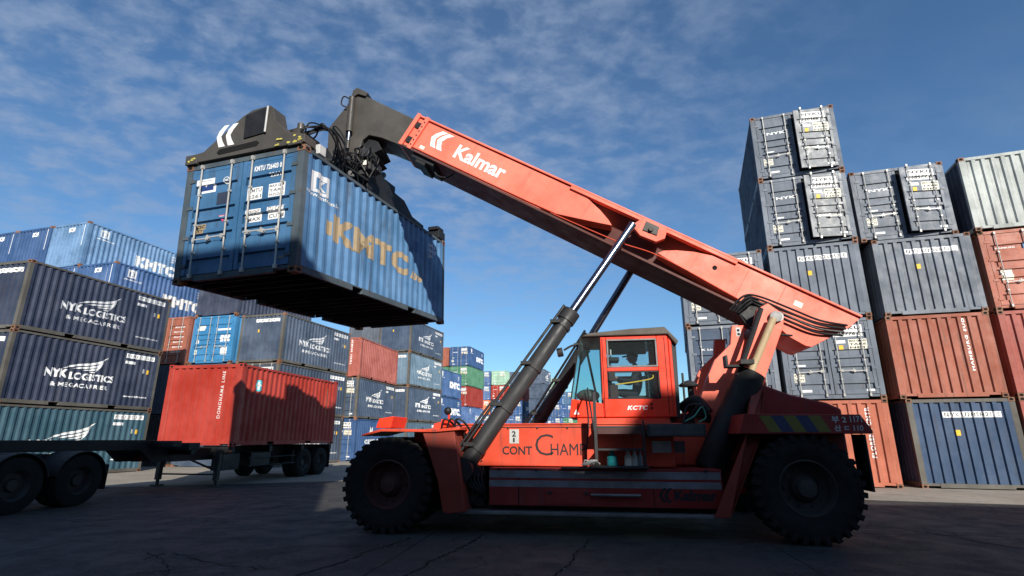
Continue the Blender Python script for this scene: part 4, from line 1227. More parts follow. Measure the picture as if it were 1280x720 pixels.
def boom_text():
    vs, fs, w = text2d('Kalmar', 0.34, 0.028, 1.0, 0, 1.28)
    b0 = 8.60
    ob('lettering', MB().add([(b0 - x, 0.506, -.56 + y) for x, y in vs], fs), M_WHITE, boom)
    h = 0.42; V, F = [], []
    for o in (0, 0.40):
        for p in ([(0, .5), (.12, .75), (.40, 1.05), (.74, 1.05), (.42, .78), (.28, .5)], [(0, .5), (.10, .25), (.22, 0), (.56, 0), (.38, .25), (.28, .5)]):
            a, b = p[:3], p[3:][::-1]; k = len(V)
            V += [(9.30 - (x + o) * h, 0.506, -.55 + y * h) for x, y in a + b]
            F += [(k + i, k + i + 1, k + 4 + i, k + 3 + i) for i in range(2)]
    ob('logo', MB().add(V, F), M_WHITE, boom)
boom_text()
# inner boom and gooseneck (profile in machine coordinates)
RI = BM.inverted()
gn = [(3.30, 8.34), (4.50, 9.06), (4.86, 9.28), (5.05, 9.40), (5.20, 9.36), (5.33, 9.08), (5.74, 8.50), (5.72, 7.95), (5.50, 7.62), (5.10, 7.50), (4.95, 7.75), (4.86, 8.10), (4.72, 8.22), (4.40, 8.12), (3.62, 7.72)]
ob('inner_boom', MB().prism(gn, -0.40, 0.40), M_GOOSE, boom, bevel=0.014, M=RI)
ob('gooseneck_cap', MB().prism([(5.18, 9.44), (5.08, 9.50), (4.80, 9.33), (4.86, 9.24), (5.05, 9.32), (5.22, 9.22)], -0.46, 0.46), M_GOOSE, boom, bevel=0.01, M=RI)
ob('tilt_cylinder', MB().cyl((5.16, .50, 9.20), (5.16, .50, 8.28), 0.075).cyl((5.16, .50, 8.28), (5.16, .50, 7.85), 0.035), M_GOOSE, boom, smooth=True, M=RI)
ob('tilt_rod', MB().cyl((5.16, .50, 8.27), (5.16, .50, 8.05), 0.04), M_CHROME, boom, smooth=True, M=RI)
ob('hose_loop', MB().tube([(5.2, .52, 9.15), (5.36, .54, 9.22), (5.42, .50, 9.05), (5.3, .45, 8.98)], 0.016).tube([(5.62, .42, 8.5), (5.5, .5, 8.45), (5.3, .52, 8.2), (5.22, .5, 7.95), (5.3, .5, 7.6)], 0.018), M_HOSE, boom, smooth=True, M=RI)
ob('under_bracket', MB().prism([(4.72, 8.22), (4.52, 8.08), (4.42, 7.88), (4.60, 7.80), (4.50, 7.70), (4.66, 7.62), (4.86, 7.86), (4.95, 7.95)], -0.30, 0.30), M_BLACK, boom, bevel=0.01, M=RI)
# rotator and its tangle of hoses
rt = MB()
rt.rev([(-.0, .0), (0, .42), (.10, .42), (.10, .30), (.34, .30), (.34, .38), (.46, .38), (.46, 0)], (5.30, 0, 7.10), 'z', 32)
rt.box(5.0, 5.6, -.45, .45, 7.45, 7.70)
rot = ob('rotator', rt, M_BLACK, boom, bevel=0.01, M=RI)
th = MB(); random.seed(11)
for k in range(26):
    a = (random.uniform(4.7, 5.4), random.uniform(.2, .6), random.uniform(7.5, 7.9))
    b = (random.uniform(4.5, 5.4), random.uniform(.2, .7), random.uniform(6.9, 7.3))
    m_ = ((a[0] + b[0]) / 2 + random.uniform(-.35, .2), .75 + random.uniform(-.2, .15), (a[2] + b[2]) / 2 + random.uniform(-.1, .25))
    th.tube([a, m_, b], random.uniform(.012, .024), n=6)
ob('hose_bundle', th, M_HOSE, boom, smooth=True, M=RI)
tb = MB()
for k in range(18):
    s, z = random.uniform(4.45, 5.45), random.uniform(6.95, 7.7); r = random.uniform(.04, .10)
    tb.box(s - r, s + r, .3, .5 + random.uniform(0, .15), z - r, z + r)
tb.cyl((4.9, .2, 7.1), (4.55, .45, 7.55), .07).cyl((5.5, -.3, 7.2), (5.0, .5, 7.2), .09)
ob('valve_block', tb, M_DGREY, boom, bevel=0.006, M=RI)
ob('rotator_lamp', MB().ball((5.32, .62, 7.52), .085), M_LAMP, boom, smooth=True, M=RI)
ob('yellow_valve', MB().box(4.58, 4.68, .55, .66, 7.30, 7.42), M_CREAM, boom, bevel=0.01, M=RI)

# --- lift cylinders
for sg, top, bot, mid, nm in ((1, (-1.10, .70, 5.50), (1.98, 1.66, 0.95), (0.12, .92, 3.66), 'near'), (-1, (-1.42, -.70, 5.42), (1.62, -1.60, 0.92), (0.12, -.92, 3.66), 'far')):
    T_, B_, M_ = Vector(top), Vector(bot), Vector(mid)
    M_ = B_ + (T_ - B_) * 0.60
    lc = P('lift_cylinder', MB().cyl(B_, M_, 0.146, n=28).cyl(M_ - (T_ - B_).normalized() * .22, M_, 0.165, n=28).cyl(B_ - Vector((.0, .2 , 0)), B_ + Vector((0, .2, 0)), .20), M_DGREY, smooth=True, bevel=0)
    P('rod', MB().cyl(M_, T_, 0.078, n=24), M_CHROME, lc, 0, True)
    off = Vector((.14, .12, .12))
    P('pipe', MB().tube([B_ + off, B_ + (M_ - B_) * .5 + off, M_ + off * .9], 0.026).tube([B_ + off * 1.3, B_ + (M_ - B_) * .33 + off * 1.25, B_ + (M_ - B_) * .36 + off * .8], 0.02), M_HOSE, lc, 0, True)
    for q in (.12, .36, .62, .9):
        c_ = B_ + (M_ - B_) * q
        P('clamp', MB().cyl(c_ - (T_ - B_).normalized() * .03, c_ + (T_ - B_).normalized() * .03, .162, n=24).box(c_.x + .02, c_.x + .2, c_.y + .0, c_.y + .18, c_.z + .04, c_.z + .10), M_DGREY, lc, 0.003)

# --- cab
cab = empty('cab'); cab.parent = rs
L0, L1 = -0.62, 0.92
body = MB()
# lower shell
body.prism([(0.24, 1.80), (0.19, 2.12), (-.36, 2.04), (-.37, 1.80)], L0, L1)
body.prism([(-.372, 1.80), (-.372, 2.12), (-1.56, 2.12), (-1.56, 1.80)], L1 - .05, L1)
body.prism([(-.372, 1.80), (-.372, 2.12), (-1.56, 2.12), (-1.56, 1.80)], L0, L0 + .05)
body.box(-1.56, -.40, L0 + .05, L1 - .05, 1.80, 1.86)
def post(s0, s1, z0, z1, l): body.box(s1, s0, l - .05, l, z0, z1)
for l in (L1, L0 + .05):
    post(-.36, -.46, 2.12, 3.24, l); post(-1.36, -1.56, 2.12, 3.24, l); post(-.46, -1.36, 2.60, 2.67, l); post(-.46, -1.36, 3.17, 3.24, l)
body.box(-1.62, -1.565, L0, L1, 1.80, 3.24)
ob('cab_body', body, M_CABR, cab, bevel=0.014)
ob('cab_rear_corner', MB().prism([(-1.57, 1.78), (-1.57, 3.22), (-1.70, 3.04), (-1.68, 1.78)], L0 + .1, L1 - .02), M_DGREY, cab, bevel=0.01)
ob('cab_roof', MB().prism([(-.02, 3.24), (-.16, 3.30), (-.9, 3.36), (-1.52, 3.38), (-1.74, 3.12), (-1.70, 3.04), (-1.56, 3.242)], L0 - .06, L1 + .05), M_ROOF, cab, bevel=0.02)
ob('door_seam', MB().box(-.40, -.388, L1, L1 + .002, 1.80, 3.2).box(-1.50, -1.49, L1, L1 + .002, 1.84, 3.2), M_HOLE, cab)
wf = MB()
for a, b, c, d in ((-.47, -.50, 2.69, 3.16), (-1.33, -1.36, 2.69, 3.16), (-.47, -1.36, 2.67, 2.70), (-.47, -1.36, 3.15, 3.18)): wf.box(b, a, L1 + .001, L1 + .012, c, d)
ob('window_frame', wf, M_MGREY, cab, bevel=0.004)
ob('side_window', MB().box(-1.36, -.46, L1 - .03, L1 - .022, 2.67, 3.17), M_GLASSC, cab)
ob('lower_window', MB().box(-1.36, -.46, L1 - .03, L1 - .022, 2.12, 2.60), M_GLASSC, cab)
ob('side_window', MB().box(-1.36, -.46, L0 + .022, L0 + .03, 2.12, 3.17), M_GLASSC, cab)
ob('vent_slots', MB().box(-.60, -.48, L1 - .02, L1 + .004, 2.42, 2.60).box(-.64, -.49, L1 - .02, L1 + .003, 2.12, 2.36), M_BLACK, cab, bevel=0.02)
ob('window_seal', MB().box(-1.37, -1.345, L1 - .02, L1 + .003, 2.12, 2.60).box(-1.37, -.46, L1 - .02, L1 + .003, 2.575, 2.60).box(-1.37, -.46, L1 - .02, L1 + .003, 2.11, 2.135), M_BLACK, cab)
# windscreen: wide faces leaning forward, with side quarter glass
ws = MB()
for l in (L1 - .005, L0 + .005):
    ws = MB().add([(-.37, l, 2.06), (.195, l, 2.14), (.165, l, 2.30), (.0, l, 3.24), (-.37, l, 3.24)], [(0, 1, 2, 3, 4)])
    ob('quarter_glass', ws, M_GLASS, cab)
ob('cab_base', MB().box(-1.5, .1, -.6, .88, 1.69, 1.80), M_BODYR, cab, bevel=.01)
ob('windscreen', MB().add([(.195, L0, 2.14), (.195, L1, 2.14), (.0, L1, 3.24), (.0, L0, 3.24)], [(0, 1, 2, 3)]), M_GLASS, cab)
ob('windscreen_post', MB().tube([(.2, L1, 2.12), (.0, L1, 3.24)], .012, sub=1).tube([(.2, L0, 2.12), (.0, L0, 3.24)], .018, sub=1).tube([(-.3, L0, 2.05), (-.1, L0, 3.2)], .025, sub=1), M_BLACK, cab, smooth=True)
side_text('lettering', 'KCTC', -.78, 1.92, .075, .36, L1 + .004, M_WHITE, cab, .04, .25, 1.1)
side_poly('warning_triangle', [[(.16, 1.85), (.06, 1.85), (.11, 1.94)]], L1 + .004, M_WHITE, cab)
ob('door_handle', MB().cyl((-1.20, L1, 2.02), (-1.20, L1 + .02, 2.02), .02).cyl((-1.20, L1, 1.95), (-1.20, L1 + .02, 1.95), .02), M_BLACK, cab)
seat = MB().box(-1.22, -.78, -.05, .48, 2.08, 2.20).box(-1.32, -1.20, -.02, .46, 2.18, 2.78).box(-1.30, -.8, .0, .42, 1.87, 2.08)
ob('seat', seat, M_BLACK, cab, bevel=0.03)
ob('console', MB().box(-.55, -.38, .35, .55, 1.87, 2.9).box(-.62, -.50, .0, .3, 1.87, 2.45).box(-.70, -.44, .30, .62, 2.82, 2.90), M_BLACK, cab, bevel=0.02)
ob('steering_wheel', MB().rev([(-.012, .16), (0, .172), (.012, .16), (0, .148), (-.012, .16)], (-.66, .22, 2.52), 'z', 24), M_BLACK, cab)
ob('door_strap', MB().tube([(-.62, L1 - .06, 2.37), (-1.0, L1 - .07, 2.42), (-1.24, L1 - .07, 2.47), (-1.27, L1 - .07, 2.53)], .012), M_YEL, cab, smooth=True)
ob('interior_mirror', MB().box(-.56, -.53, .6, .78, 2.9, 3.02), M_LGREY, cab, bevel=0.01)
ob('instrument_pod', MB().ball((-.10, .30, 2.22), .22, 16, .55), M_ROOF, cab, smooth=True)
ob('ceiling_unit', MB().box(-1.3, -.5, -.5, .8, 3.10, 3.23), M_BLACK, cab, bevel=0.02)
ml2 = ob('work_lamp', MB().cyl((.34, .62, 3.02), (.44, .62, 3.0), .085).tube([(.0, .6, 3.12), (.15, .6, 3.14), (.32, .62, 3.05)], .02), M_DGREY, cab, smooth=True)
ob('lens', MB().cyl((.44, .62, 3.0), (.45, .62, 2.998), .07), M_LAMP, ml2)
# --- engine intake, ladder, grille and small plates
P('exhaust_stack', MB().cyl((-1.98, .35, 1.68), (-1.98, .35, 2.40), .055).rev([(0, 0), (0, .17), (.03, .18), (.09, .10), (.12, 0)], (-1.95, .35, 2.36), 'z', 20).cyl((-1.84, .45, 1.9), (-1.84, .45, 2.6), .02), M_DGREY, smooth=True, bevel=0)
hb = MB(); random.seed(5)
for k in range(14):
    hb.tube([(-1.68 - random.uniform(0, .2), random.uniform(.5, 1.1), 1.68), (-1.9 - random.uniform(-.1, .15), random.uniform(.7, 1.1), 1.72 + random.uniform(.05, .3)), (-2.05 - random.uniform(0, .15), random.uniform(.6, 1.0), 1.75 + random.uniform(0, .25)), (-2.15, .8, 1.68)], random.uniform(.014, .026), n=6)
P('hose_bundle', hb, M_HOSE, bevel=0, smooth=True)
P('rope', MB().tube([(-1.72, 1.1, 1.72), (-1.86, 1.15, 1.80), (-2.0, 1.14, 1.95), (-2.05, 1.12, 1.78), (-1.92, 1.15, 1.70)], .012), M_ROPE, bevel=0, smooth=True)
P('large_hose', MB().tube([(-1.75, .6, 1.95), (-1.98, .75, 2.08), (-2.15, .85, 1.86)], .10, n=12), M_HOSE, bevel=0, smooth=True)
gr_ = P('step_grille', MB().box(-1.88, -1.0, 1.50, 1.93, 1.47, 1.66), M_DGREY, bevel=0.01)
sl = MB()
for k in range(9): sl.box(-1.84, -1.04, 1.931, 1.936, 1.49 + .018 * k, 1.497 + .018 * k)
P('slat', sl, M_MGREY, gr_, 0)
ld = P('access_ladder', MB().box(-.235, -.185, 1.86, 1.94, 1.02, 2.16).box(-.96, -.93, 1.86, 1.94, 1.02, 1.72).box(-.93, -.235, 1.55, 1.94, 1.26, 1.29).box(-.93, -.235, 1.55, 1.94, 1.60, 1.63).box(-1.0, -.1, 1.5, 1.95, 1.0, 1.03), M_DGREY, bevel=0.005)
tg = MB()
for k in range(16): tg.add([(-.25 - .042 * k, 1.94, 1.52), (-.27 - .042 * k, 1.94, 1.52), (-.26 - .042 * k, 1.942, 1.60)], [(0, 1, 2)])
P('tread', MB().box(-.93, -.24, 1.90, 1.938, 1.51, 1.60), M_RIM, ld, 0)
P('handrail', MB().tube([(-.20, 1.5, 1.10), (-.17, 1.55, 1.7), (-.12, 1.4, 2.1), (-.1, 1.0, 2.3)], .014).tube([(-.03, 1.53, 1.1), (-.10, 1.55, 1.7), (-.06, 1.2, 2.2)], .014), M_HOSE, ld, 0, True)
P('plate', MB().box(-1.40, -1.10, 1.502, 1.508, 1.22, 1.40), M_LGREY, bevel=0)
P('plate', MB().box(-1.62, -1.44, 1.47, 1.476, 1.22, 1.40), M_MGREY, bevel=0)
for s_, mt, nm, r_ in ((-.45, M_TEALP, 'oil_jug', .085), (-.70, M_CREAM, 'filter_bowl', .06), (-.80, M_LGREY, 'filter_bowl', .05), (-.88, M_MGREY, 'filter_bowl', .045)):
    P(nm, MB().rev([(0, 0), (0, r_), (.13, r_), (.17, r_ * .5), (.22, r_ * .45), (.22, 0)], (s_, 1.72, 1.032), 'z', 16), mt, bevel=0, smooth=True)
ck_ = MB(); random.seed(9)
for k in range(12): ck_.tube([(-.18 + random.uniform(-.1, .1), 1.9, 1.06), (-.12 + random.uniform(-.1, .1), 1.96, 1.12), (-.05 + random.uniform(-.05, .1), 1.93, 1.05)], .01, n=5, sub=3)
P('chain', ck_, M_LGREY, bevel=0, smooth=True)
P('platform_edge', MB().box(-1.0, .35, 1.76, 1.84, .985, 1.015), M_DGREY, bevel=0.004)

# --- wheels
def wheel(name, s, l0, l1, r, rim, front=True):
    w = empty(name); w.parent = rs; w.location = (s, 0, r - 0.01)
    wid = l1 - l0; c = (l0 + l1) / 2; h = wid / 2
    prof = [(-h * .80, r * .52), (-h * .98, r * .66), (-h, r * .80), (-h * .93, r * .93), (-h * .78, r * .975), (h * .78, r * .975), (h * .93, r * .93), (h, r * .80), (h * .98, r * .66), (h * .80, r * .52)]
    ty = ob('tyre', MB().rev(prof, (0, c, 0), 'y', 64), M_TYRE, w, smooth=True)
    lug = MB(); n = 30
    for i in range(n):
        t = 2 * pi * i / n
        for sg in (1, -1):
            t2 = t + (pi / n if sg < 0 else 0)
            R = Matrix.Translation((0, c, 0)) @ Matrix.Rotation(t2, 4, 'Y')
            lug.box(-.038, .038, .04 * sg if sg > 0 else -h * .98, h * .98 if sg > 0 else -.04, r * .955, r * 1.008, R)
            lug.box(-.034, .034, (h * .90) if sg > 0 else -h * 1.03, h * 1.03 if sg > 0 else -h * .90, r * .86, r * .99, R)
    ob('tread', lug, M_TYRE, ty, bevel=0.006)
    ri = ob('rim', MB().rev([(h * .80, r * .53), (h * .84, r * .50), (h * .62, r * .47), (h * .30, r * .42), (h * .22, r * .28), (h * .45, r * .22), (h * .45, 0)], (0, c, 0), 'y', 48), rim, w, smooth=True)
    if l1 < 0: pass
    ob('hub', MB().rev([(h * .44, r * .20), (h * .80, r * .16), (h * .84, 0)], (0, c, 0), 'y', 32), rim, w, smooth=True)
    for i in range(10):
        t = 2 * pi * i / 10
        ob('wheel_bolt', cached('bolt%d' % int(r * 100), lambda: MB().cyl((0, 0, 0), (0, .03, 0), .02, n=8).mesh('wheel_bolt')), rim, ri, M=Matrix.Translation((cos(t) * r * .35, c + h * .26, sin(t) * r * .35)))
    return w
FR, RR = 0.735, 0.76
wheel('front_wheel', 3.14, 1.50, 2.05, FR, M_RIM)
wheel('front_wheel', 3.14, 0.90, 1.42, FR, M_RIM)
wheel('front_wheel', 3.14, -1.42, -0.90, FR, M_RIM)
wheel('front_wheel', 3.14, -2.05, -1.50, FR, M_RIM)
wheel('rear_wheel', -3.20, 1.45, 2.05, RR, M_RIMK)
wheel('rear_wheel', -3.20, -2.05, -1.45, RR, M_RIMK)
P('front_axle', MB().cyl((3.14, -1.5, .74), (3.14, 1.5, .74), .22), M_BLACK, smooth=True)
P('rear_axle', MB().box(-3.4, -3.0, -1.45, 1.45, .55, .92), M_BLACK, bevel=.02)

# --- driver
def skin_person(joints, edges, radii, mat, name):
    me = bpy.data.meshes.new(name)
    me.from_pydata(joints, edges, [])
    o = bpy.data.objects.new(name, me); COL.objects.link(o)
    me.materials.append(mat)
    md = o.modifiers.new('skin', 'SKIN')
    for i, r in enumerate(radii):
        me.skin_vertices[0].data[i].radius = (r, r) if not isinstance(r, tuple) else r
        me.skin_vertices[0].data[i].use_root = (i == 0)
    s = o.modifiers.new('sub', 'SUBSURF'); s.levels = 2; s.render_levels = 2
    md.use_smooth_shade = True
    return o
J = [(-1.02, .22, 2.26), (-1.06, .22, 2.45), (-1.05, .22, 2.64), (-1.02, .22, 2.76),   # pelvis, waist, chest, neck
     (-.99, .22, 2.83),
     (-1.03, .41, 2.66), (-.93, .47, 2.46), (-.72, .40, 2.50), (-.66, .36, 2.53),      # near arm
     (-1.03, .03, 2.66), (-.93, -.03, 2.46), (-.72, .04, 2.50), (-.66, .08, 2.53),     # far arm
     (-.98, .32, 2.24), (-.62, .34, 2.28), (-.56, .33, 1.98), (-.45, .33, 1.90),
     (-.98, .12, 2.24), (-.62, .10, 2.28), (-.56, .10, 1.98), (-.45, .10, 1.90)]
Ed = [(0, 1), (1, 2), (2, 3), (3, 4), (2, 5), (5, 6), (6, 7), (7, 8), (2, 9), (9, 10), (10, 11), (11, 12), (0, 13), (13, 14), (14, 15), (15, 16), (0, 17), (17, 18), (18, 19), (19, 20)]
Rd = [(.14, .11), (.13, .11), (.15, .12), .06, .06, .07, .05, .04, .03, .07, .05, .04, .03, .09, .07, .055, .045, .09, .07, .055, .045]
per = skin_person(J, Ed, Rd, M_CLOTH, 'person')
per.matrix_world = RS_M
tag(per, 'driver in dark cap and clothes sitting inside the red cab', 'person')
hd = MB().ball((0, 0, 0), .098, 20, 1.18)
hd.prism([(.085, .02), (.125, -.02), (.085, -.035)], -.016, .016)            # nose
hd.box(.078, .092, -.025, .025, -.062, -.052)                                # mouth
hd.box(-.02, .02, .088, .108, -.03, .03).box(-.02, .02, -.108, -.088, -.03, .03)  # ears
h_ = ob('head', hd, M_SKIN, per, smooth=True, M=Matrix.Translation((-.97, .22, 2.93)))
ob('eye', MB().ball((.088, .035, .02), .012, 8), M_BLACK, h_); ob('eye', MB().ball((.088, -.035, .02), .012, 8), M_BLACK, h_)
ob('cap', MB().rev([(.02, .108), (.06, .106), (.10, .085), (.128, .04), (.132, 0)], (-.004, 0, 0), 'z', 20).prism([(.08, .045), (.19, .03), (.19, .022), (.08, .028)], -.07, .07), M_CAP, h_, smooth=True)
for y_, sg in ((.36, 1), (.08, -1)):
    hn = ob('hand', MB().ball((0, 0, 0), .038, 10, .8), M_SKIN, per, smooth=True, M=Matrix.Translation((-.64, y_, 2.54)))
    for k in range(4):
        ob('finger', MB().tube([(.02, -.024 + .016 * k, .01), (.055, -.024 + .016 * k, .012), (.07, -.024 + .016 * k, -.012), (.055, -.024 + .016 * k, -.03)], .009, n=6, sub=3), M_SKIN, hn, smooth=True)
    ob('thumb', MB().tube([(.0, -.035 * sg, .0), (.03, -.05 * sg, -.01), (.05, -.035 * sg, -.025)], .010, n=6, sub=3), M_SKIN, hn, smooth=True)

# ------------------------------------------------------------------ lifted container
HM = Matrix.Translation((-3.852, 8.938, 4.30)) @ Matrix.Rotation(rad(72.55), 4, 'Z') @ Matrix.Rotation(rad(-2.64), 4, 'Y') @ Matrix.Rotation(rad(-.23), 4, 'X')
HS = HM @ Matrix.Diagonal((6.29 / LC, 2.83 / WC, 0.957, 1))
HD = ([('number_plate', (0.30, 2.15, 0.98, 2.34), None, 'KMTU 726403 0', M_WHITE), ('number_plate', (0.36, 2.02, 0.62, 2.13), None, '2261', M_WHITE),
       ('data_plate', (0.22, 1.58, 0.58, 1.86), M_WHITE, 'MAX GW\nTARE\nPAYLOAD', M_STRIPE), ('data_plate', (0.72, 1.58, 1.06, 1.84), M_WHITE, 'KMTU\n2261', M_STRIPE),
       ('data_plate', (0.22, 1.13, 0.58, 1.40), M_WHITE, 'CU CAP\nCU M', M_STRIPE), ('data_plate', (0.72, 1.12, 1.06, 1.38), M_WHITE, 'WEIGHT\nMAX', M_STRIPE),
       ('tag_plate', (0.12, 0.28, 0.28, 0.36), M_STRIPE, '', None)],
      [('logo', (0.12, 1.93, 0.56, 2.22), M_WHITE, '', None), ('patch', (0.66, 1.60, 0.98, 1.86), M_NAVY, '', None),
       ('data_plate', (0.18, 1.02, 0.42, 1.24), M_TAN, 'CSC\nSAFETY', M_BLACKD)])
Hc = container('worn blue container hanging from the spreader, faded tan side letters', 0, 0, 0, 0, M_HBLUE, None, vi=0, end='door', M=HS, smarks='kmtc_lifted', smarks_tone=M_TAN,
               dmarks=HD, door_mats=(M_DOORB, M_DOORB), frame=M_HFRAME, bars=M_BAR)
spH = [c for c in Hc.children if c.name.startswith('side_panel')][0]
for (a, b, c_, d_), mt in (((.78, 1.02, .98, 1.32), M_TAN), ((4.3, 1.75, 4.65, 2.05), M_KBLUE)):
    ob('patch', surf_text(rect(a, b, c_, d_), 's'), mt, spH).location = (0, .0015, 0)
# extra marks: blue flag with white K on its plate, pink triangle, round emblem
kd = [c for c in Hc.children if c.name.startswith('door')]
ld_ = kd[1] if len(kd) > 1 else kd[0]
for c in kd:
    if c.matrix_local[1][1] < 0: ld_ = c
def on_leaf(name, tris, mat, e=0.006):
    vs, fs = tris
    return ob(name, MB().add([(0.012 + door_d(z) - e, y, z) for y, z in vs], fs), mat, ld_)
on_leaf('logo', ([(.20, 1.98), (.50, 1.98), (.52, 2.18), (.17, 2.18)], [(0, 1, 2, 3)]), M_LOGOB)
tt = text2d('K', .12, .06)
on_leaf('lettering', shift(tt, .32, 2.02), M_WHITE, .008)
on_leaf('tag_plate', ([(.74, 1.36), (.90, 1.36), (.82, 1.22)], [(0, 1, 2)]), M_PINK)
on_leaf('tag_plate', ([(.765, 1.345), (.875, 1.345), (.82, 1.25)], [(0, 1, 2)]), M_WHITE, .008)
def ringt(cx, cy, r, n=24):
    return [(cx + r * cos(2 * pi * i / n), cy + r * sin(2 * pi * i / n)) for i in range(n)], [tuple(range(n))]
on_leaf('emblem', ringt(.84, 2.12, .075), M_WHITE); on_leaf('emblem', ringt(.84, 2.12, .062), M_DOORB, .0075); on_leaf('lettering', shift(text2d('NK', .05, .03), .80, 2.095), M_WHITE, .009)

# ------------------------------------------------------------------ spreader on top of it
sp_ = empty('container_spreader', HM @ Matrix.Translation((0, 0, 2.475)))
tag(sp_, 'black spreader frame with white chevron logo locked onto the lifted blue container', 'spreader')
WH = 2.83; LH = 6.29
def Q(name, mb, mat, parent=None, bevel=0.01, smooth=False): return ob(name, mb, mat, parent or sp_, bevel=bevel, smooth=smooth)
yz = lambda p, q, d: (d, p, q)
end_poly = [(2.84, .03), (2.84, .20), (2.42, .24), (2.05, .50), (1.50, .86), (1.28, .95), (.86, .97), (.78, .90), (.70, .60), (.40, .32), (.10, .22), (-.01, .20), (-.01, .03)]
eb = Q('end_beam', MB().prism(end_poly, -.04, .30, yz), M_GOOSE)
Q('slot', MB().prism([(2.02, .10), (2.08, .16), (2.02, .22), (1.10, .25), (1.04, .19), (1.10, .13)], -.044, -.041, yz), M_HOLE, eb, 0)
Q('vent_panel', MB().prism([(1.42, .34), (1.42, .84), (.93, .93), (.93, .38)], -.065, -.041, yz), M_BLACK, eb, .004)
Q('guide_rod', MB().cyl((-.075, .90, .38), (-.075, .88, .93), .02), M_LGREY, eb, 0, True)
lg = MB()
for o in (0, .17):
    for pl in ([(0, .5), (.10, .78), (.30, 1.0), (.52, 1.0), (.32, .74), (.20, .5)], [(0, .5), (.06, .25), (.14, 0), (.42, 0), (.28, .26), (.20, .5)]):
        a, b = pl[:3], pl[3:][::-1]
        lg.add([(-.043, 2.12 - (x * .56 + o * 1.35), .27 + y * .46) for x, y in a + b], [(i, i + 1, i + 4, i + 3) for i in range(2)])
Q('logo', lg, M_WHITE, eb, 0)
for y0 in (2.55, .05):
    Q('end_tip', MB().box(-.06, .32, y0, y0 + .30, .0, .205), M_GOOSE, eb, .008)
sf = MB(); random.seed(4)
for k in range(16):
    y, z = (random.uniform(.06, .62), random.uniform(.05, .19)) if k < 12 else (random.uniform(2.56, 2.78), random.uniform(.04, .18))
    n_ = 7; sf.add([(-.0645, y + random.uniform(.02, .06) * cos(2 * pi * i / n_), z + random.uniform(.008, .028) * sin(2 * pi * i / n_)) for i in range(n_)], [tuple(range(n_))])
Q('yellow_scuff', sf, decal('scuff_yellow', (.55, .48, .10), .4), eb, 0)
Q('main_beam', MB().box(.30, 5.85, .98, 1.40, .08, .46).box(.30, 5.85, 1.48, 1.88, .08, .46), M_BLACK)
Q('carriage', MB().box(1.6, 4.3, .75, 2.1, .20, .62).prism([(.3, .46), (.3, .72), (.9, .66), (1.4, .46)], .9, 1.9), M_GOOSE)
Q('drive_housing', MB().box(.45, 1.1, .55, .9, .35, .70).cyl((.55, .6, .70), (.55, .6, .84), .07), M_GOOSE)
Q('side_arm', MB().prism([(2.2, .02), (2.2, .55), (2.75, .62), (3.3, .42), (3.9, .40), (4.35, .12), (5.0, .09), (5.0, .02)], .05, .75), M_BLACK)
Q('side_arm', MB().prism([(2.2, .02), (2.2, .55), (2.75, .62), (3.3, .42), (3.9, .40), (4.35, .12), (5.0, .09), (5.0, .02)], 2.08, 2.78), M_BLACK)
Q('end_beam', MB().box(5.86, 6.28, -.01, 2.84, .02, .26).box(5.80, 6.20, .0, .32, .26, .36), M_BLACK)
for x in (.09, 6.2):
    for y in (.08, WH - .08): Q('twistlock', MB().cyl((x, y, -.06), (x, y, .10), .045).box(x - .06, x + .06, y - .09, y + .09, -.01, .02), M_MGREY, None, .004)
cb = MB(); random.seed(21)
for k in range(9):
    u = random.uniform
    cb.tube([(.30 + u(0, .5), .75 + u(-.25, .3), .42), (.45 + u(0, .4), .50 + u(-.1, .15), .66 + u(0, .15)), (.85 + u(-.1, .15), .22 + u(-.05, .08), .86 + u(-.04, .05)), (1.15 + u(-.05, .1), .16 + u(-.04, .06), .60 + u(-.1, .1)), (1.55 + u(-.2, .3), .3 + u(-.1, .2), .25)], u(.014, .020), n=7)
Q('cable_bundle', cb, M_HOSE, None, 0, True)
Q('bracket', MB().box(.42, .62, .0, .12, .02, .22), M_LGREY)
Q('slewing_ring', MB().rev([(0, 0), (0, .62), (.12, .62), (.12, .45), (.5, .45), (.5, 0)], (2.45, 1.05, .62), 'z', 36), M_BLACK, None, .008, True)
Q('damper', MB().cyl((1.9, .5, .5), (2.7, .25, 1.05), .09).cyl((2.9, .3, .5), (3.4, .4, .95), .08).box(2.9, 3.5, .1, .6, .45, .62), M_DGREY, None, .006, True)

# ------------------------------------------------------------------ trailer with the red container, and its tractor
T_yaw = 79.8
TM = Matrix.Translation((-8.7, 17.15, 0)) @ Matrix.Rotation(rad(T_yaw), 4, 'Z')
Tc = container('bright red container with vertical white lettering riding on the flatbed trailer', 0, 0, 0, 0, M_RED, None, vi=0, M=Matrix.Translation((-8.7, 17.15, 1.178)) @ Matrix.Rotation(rad(T_yaw), 4, 'Z'),
               emarks='vertical_small', num='DONGNAMA LINE', cast=M_RED)
for x0_, z0_ in ((.06, .0),): pass
sp0 = [c for c in Tc.children if c.name.startswith('side_panel')][0]
ob('emblem', surf_text(ringt(.95, 1.95, .19), 's'), decal('cyan_round', (.10, .55, .65), .2), sp0)
ob('emblem', surf_text(join2(rect(.90, 1.82, .98, 2.08), rect(.84, 1.93, 1.06, 1.99)), 's'), M_WHITE, sp0).location = (0, -.003, 0)
ob('lettering', surf_text(shift(text2d('DONGNAMA', .14, .03, 1.1, 0, 1.1, True), 5.55, 1.15), 's'), M_TAN, sp0)
tr = empty('semi_trailer', TM); tag(tr, 'black skeletal flatbed trailer carrying the bright red container', 'trailer')
def TR(name, mb, mat=M_BLACK, parent=None, bevel=.008, smooth=False): return ob(name, mb, mat, parent or tr, bevel=bevel, smooth=smooth)
fm = MB()
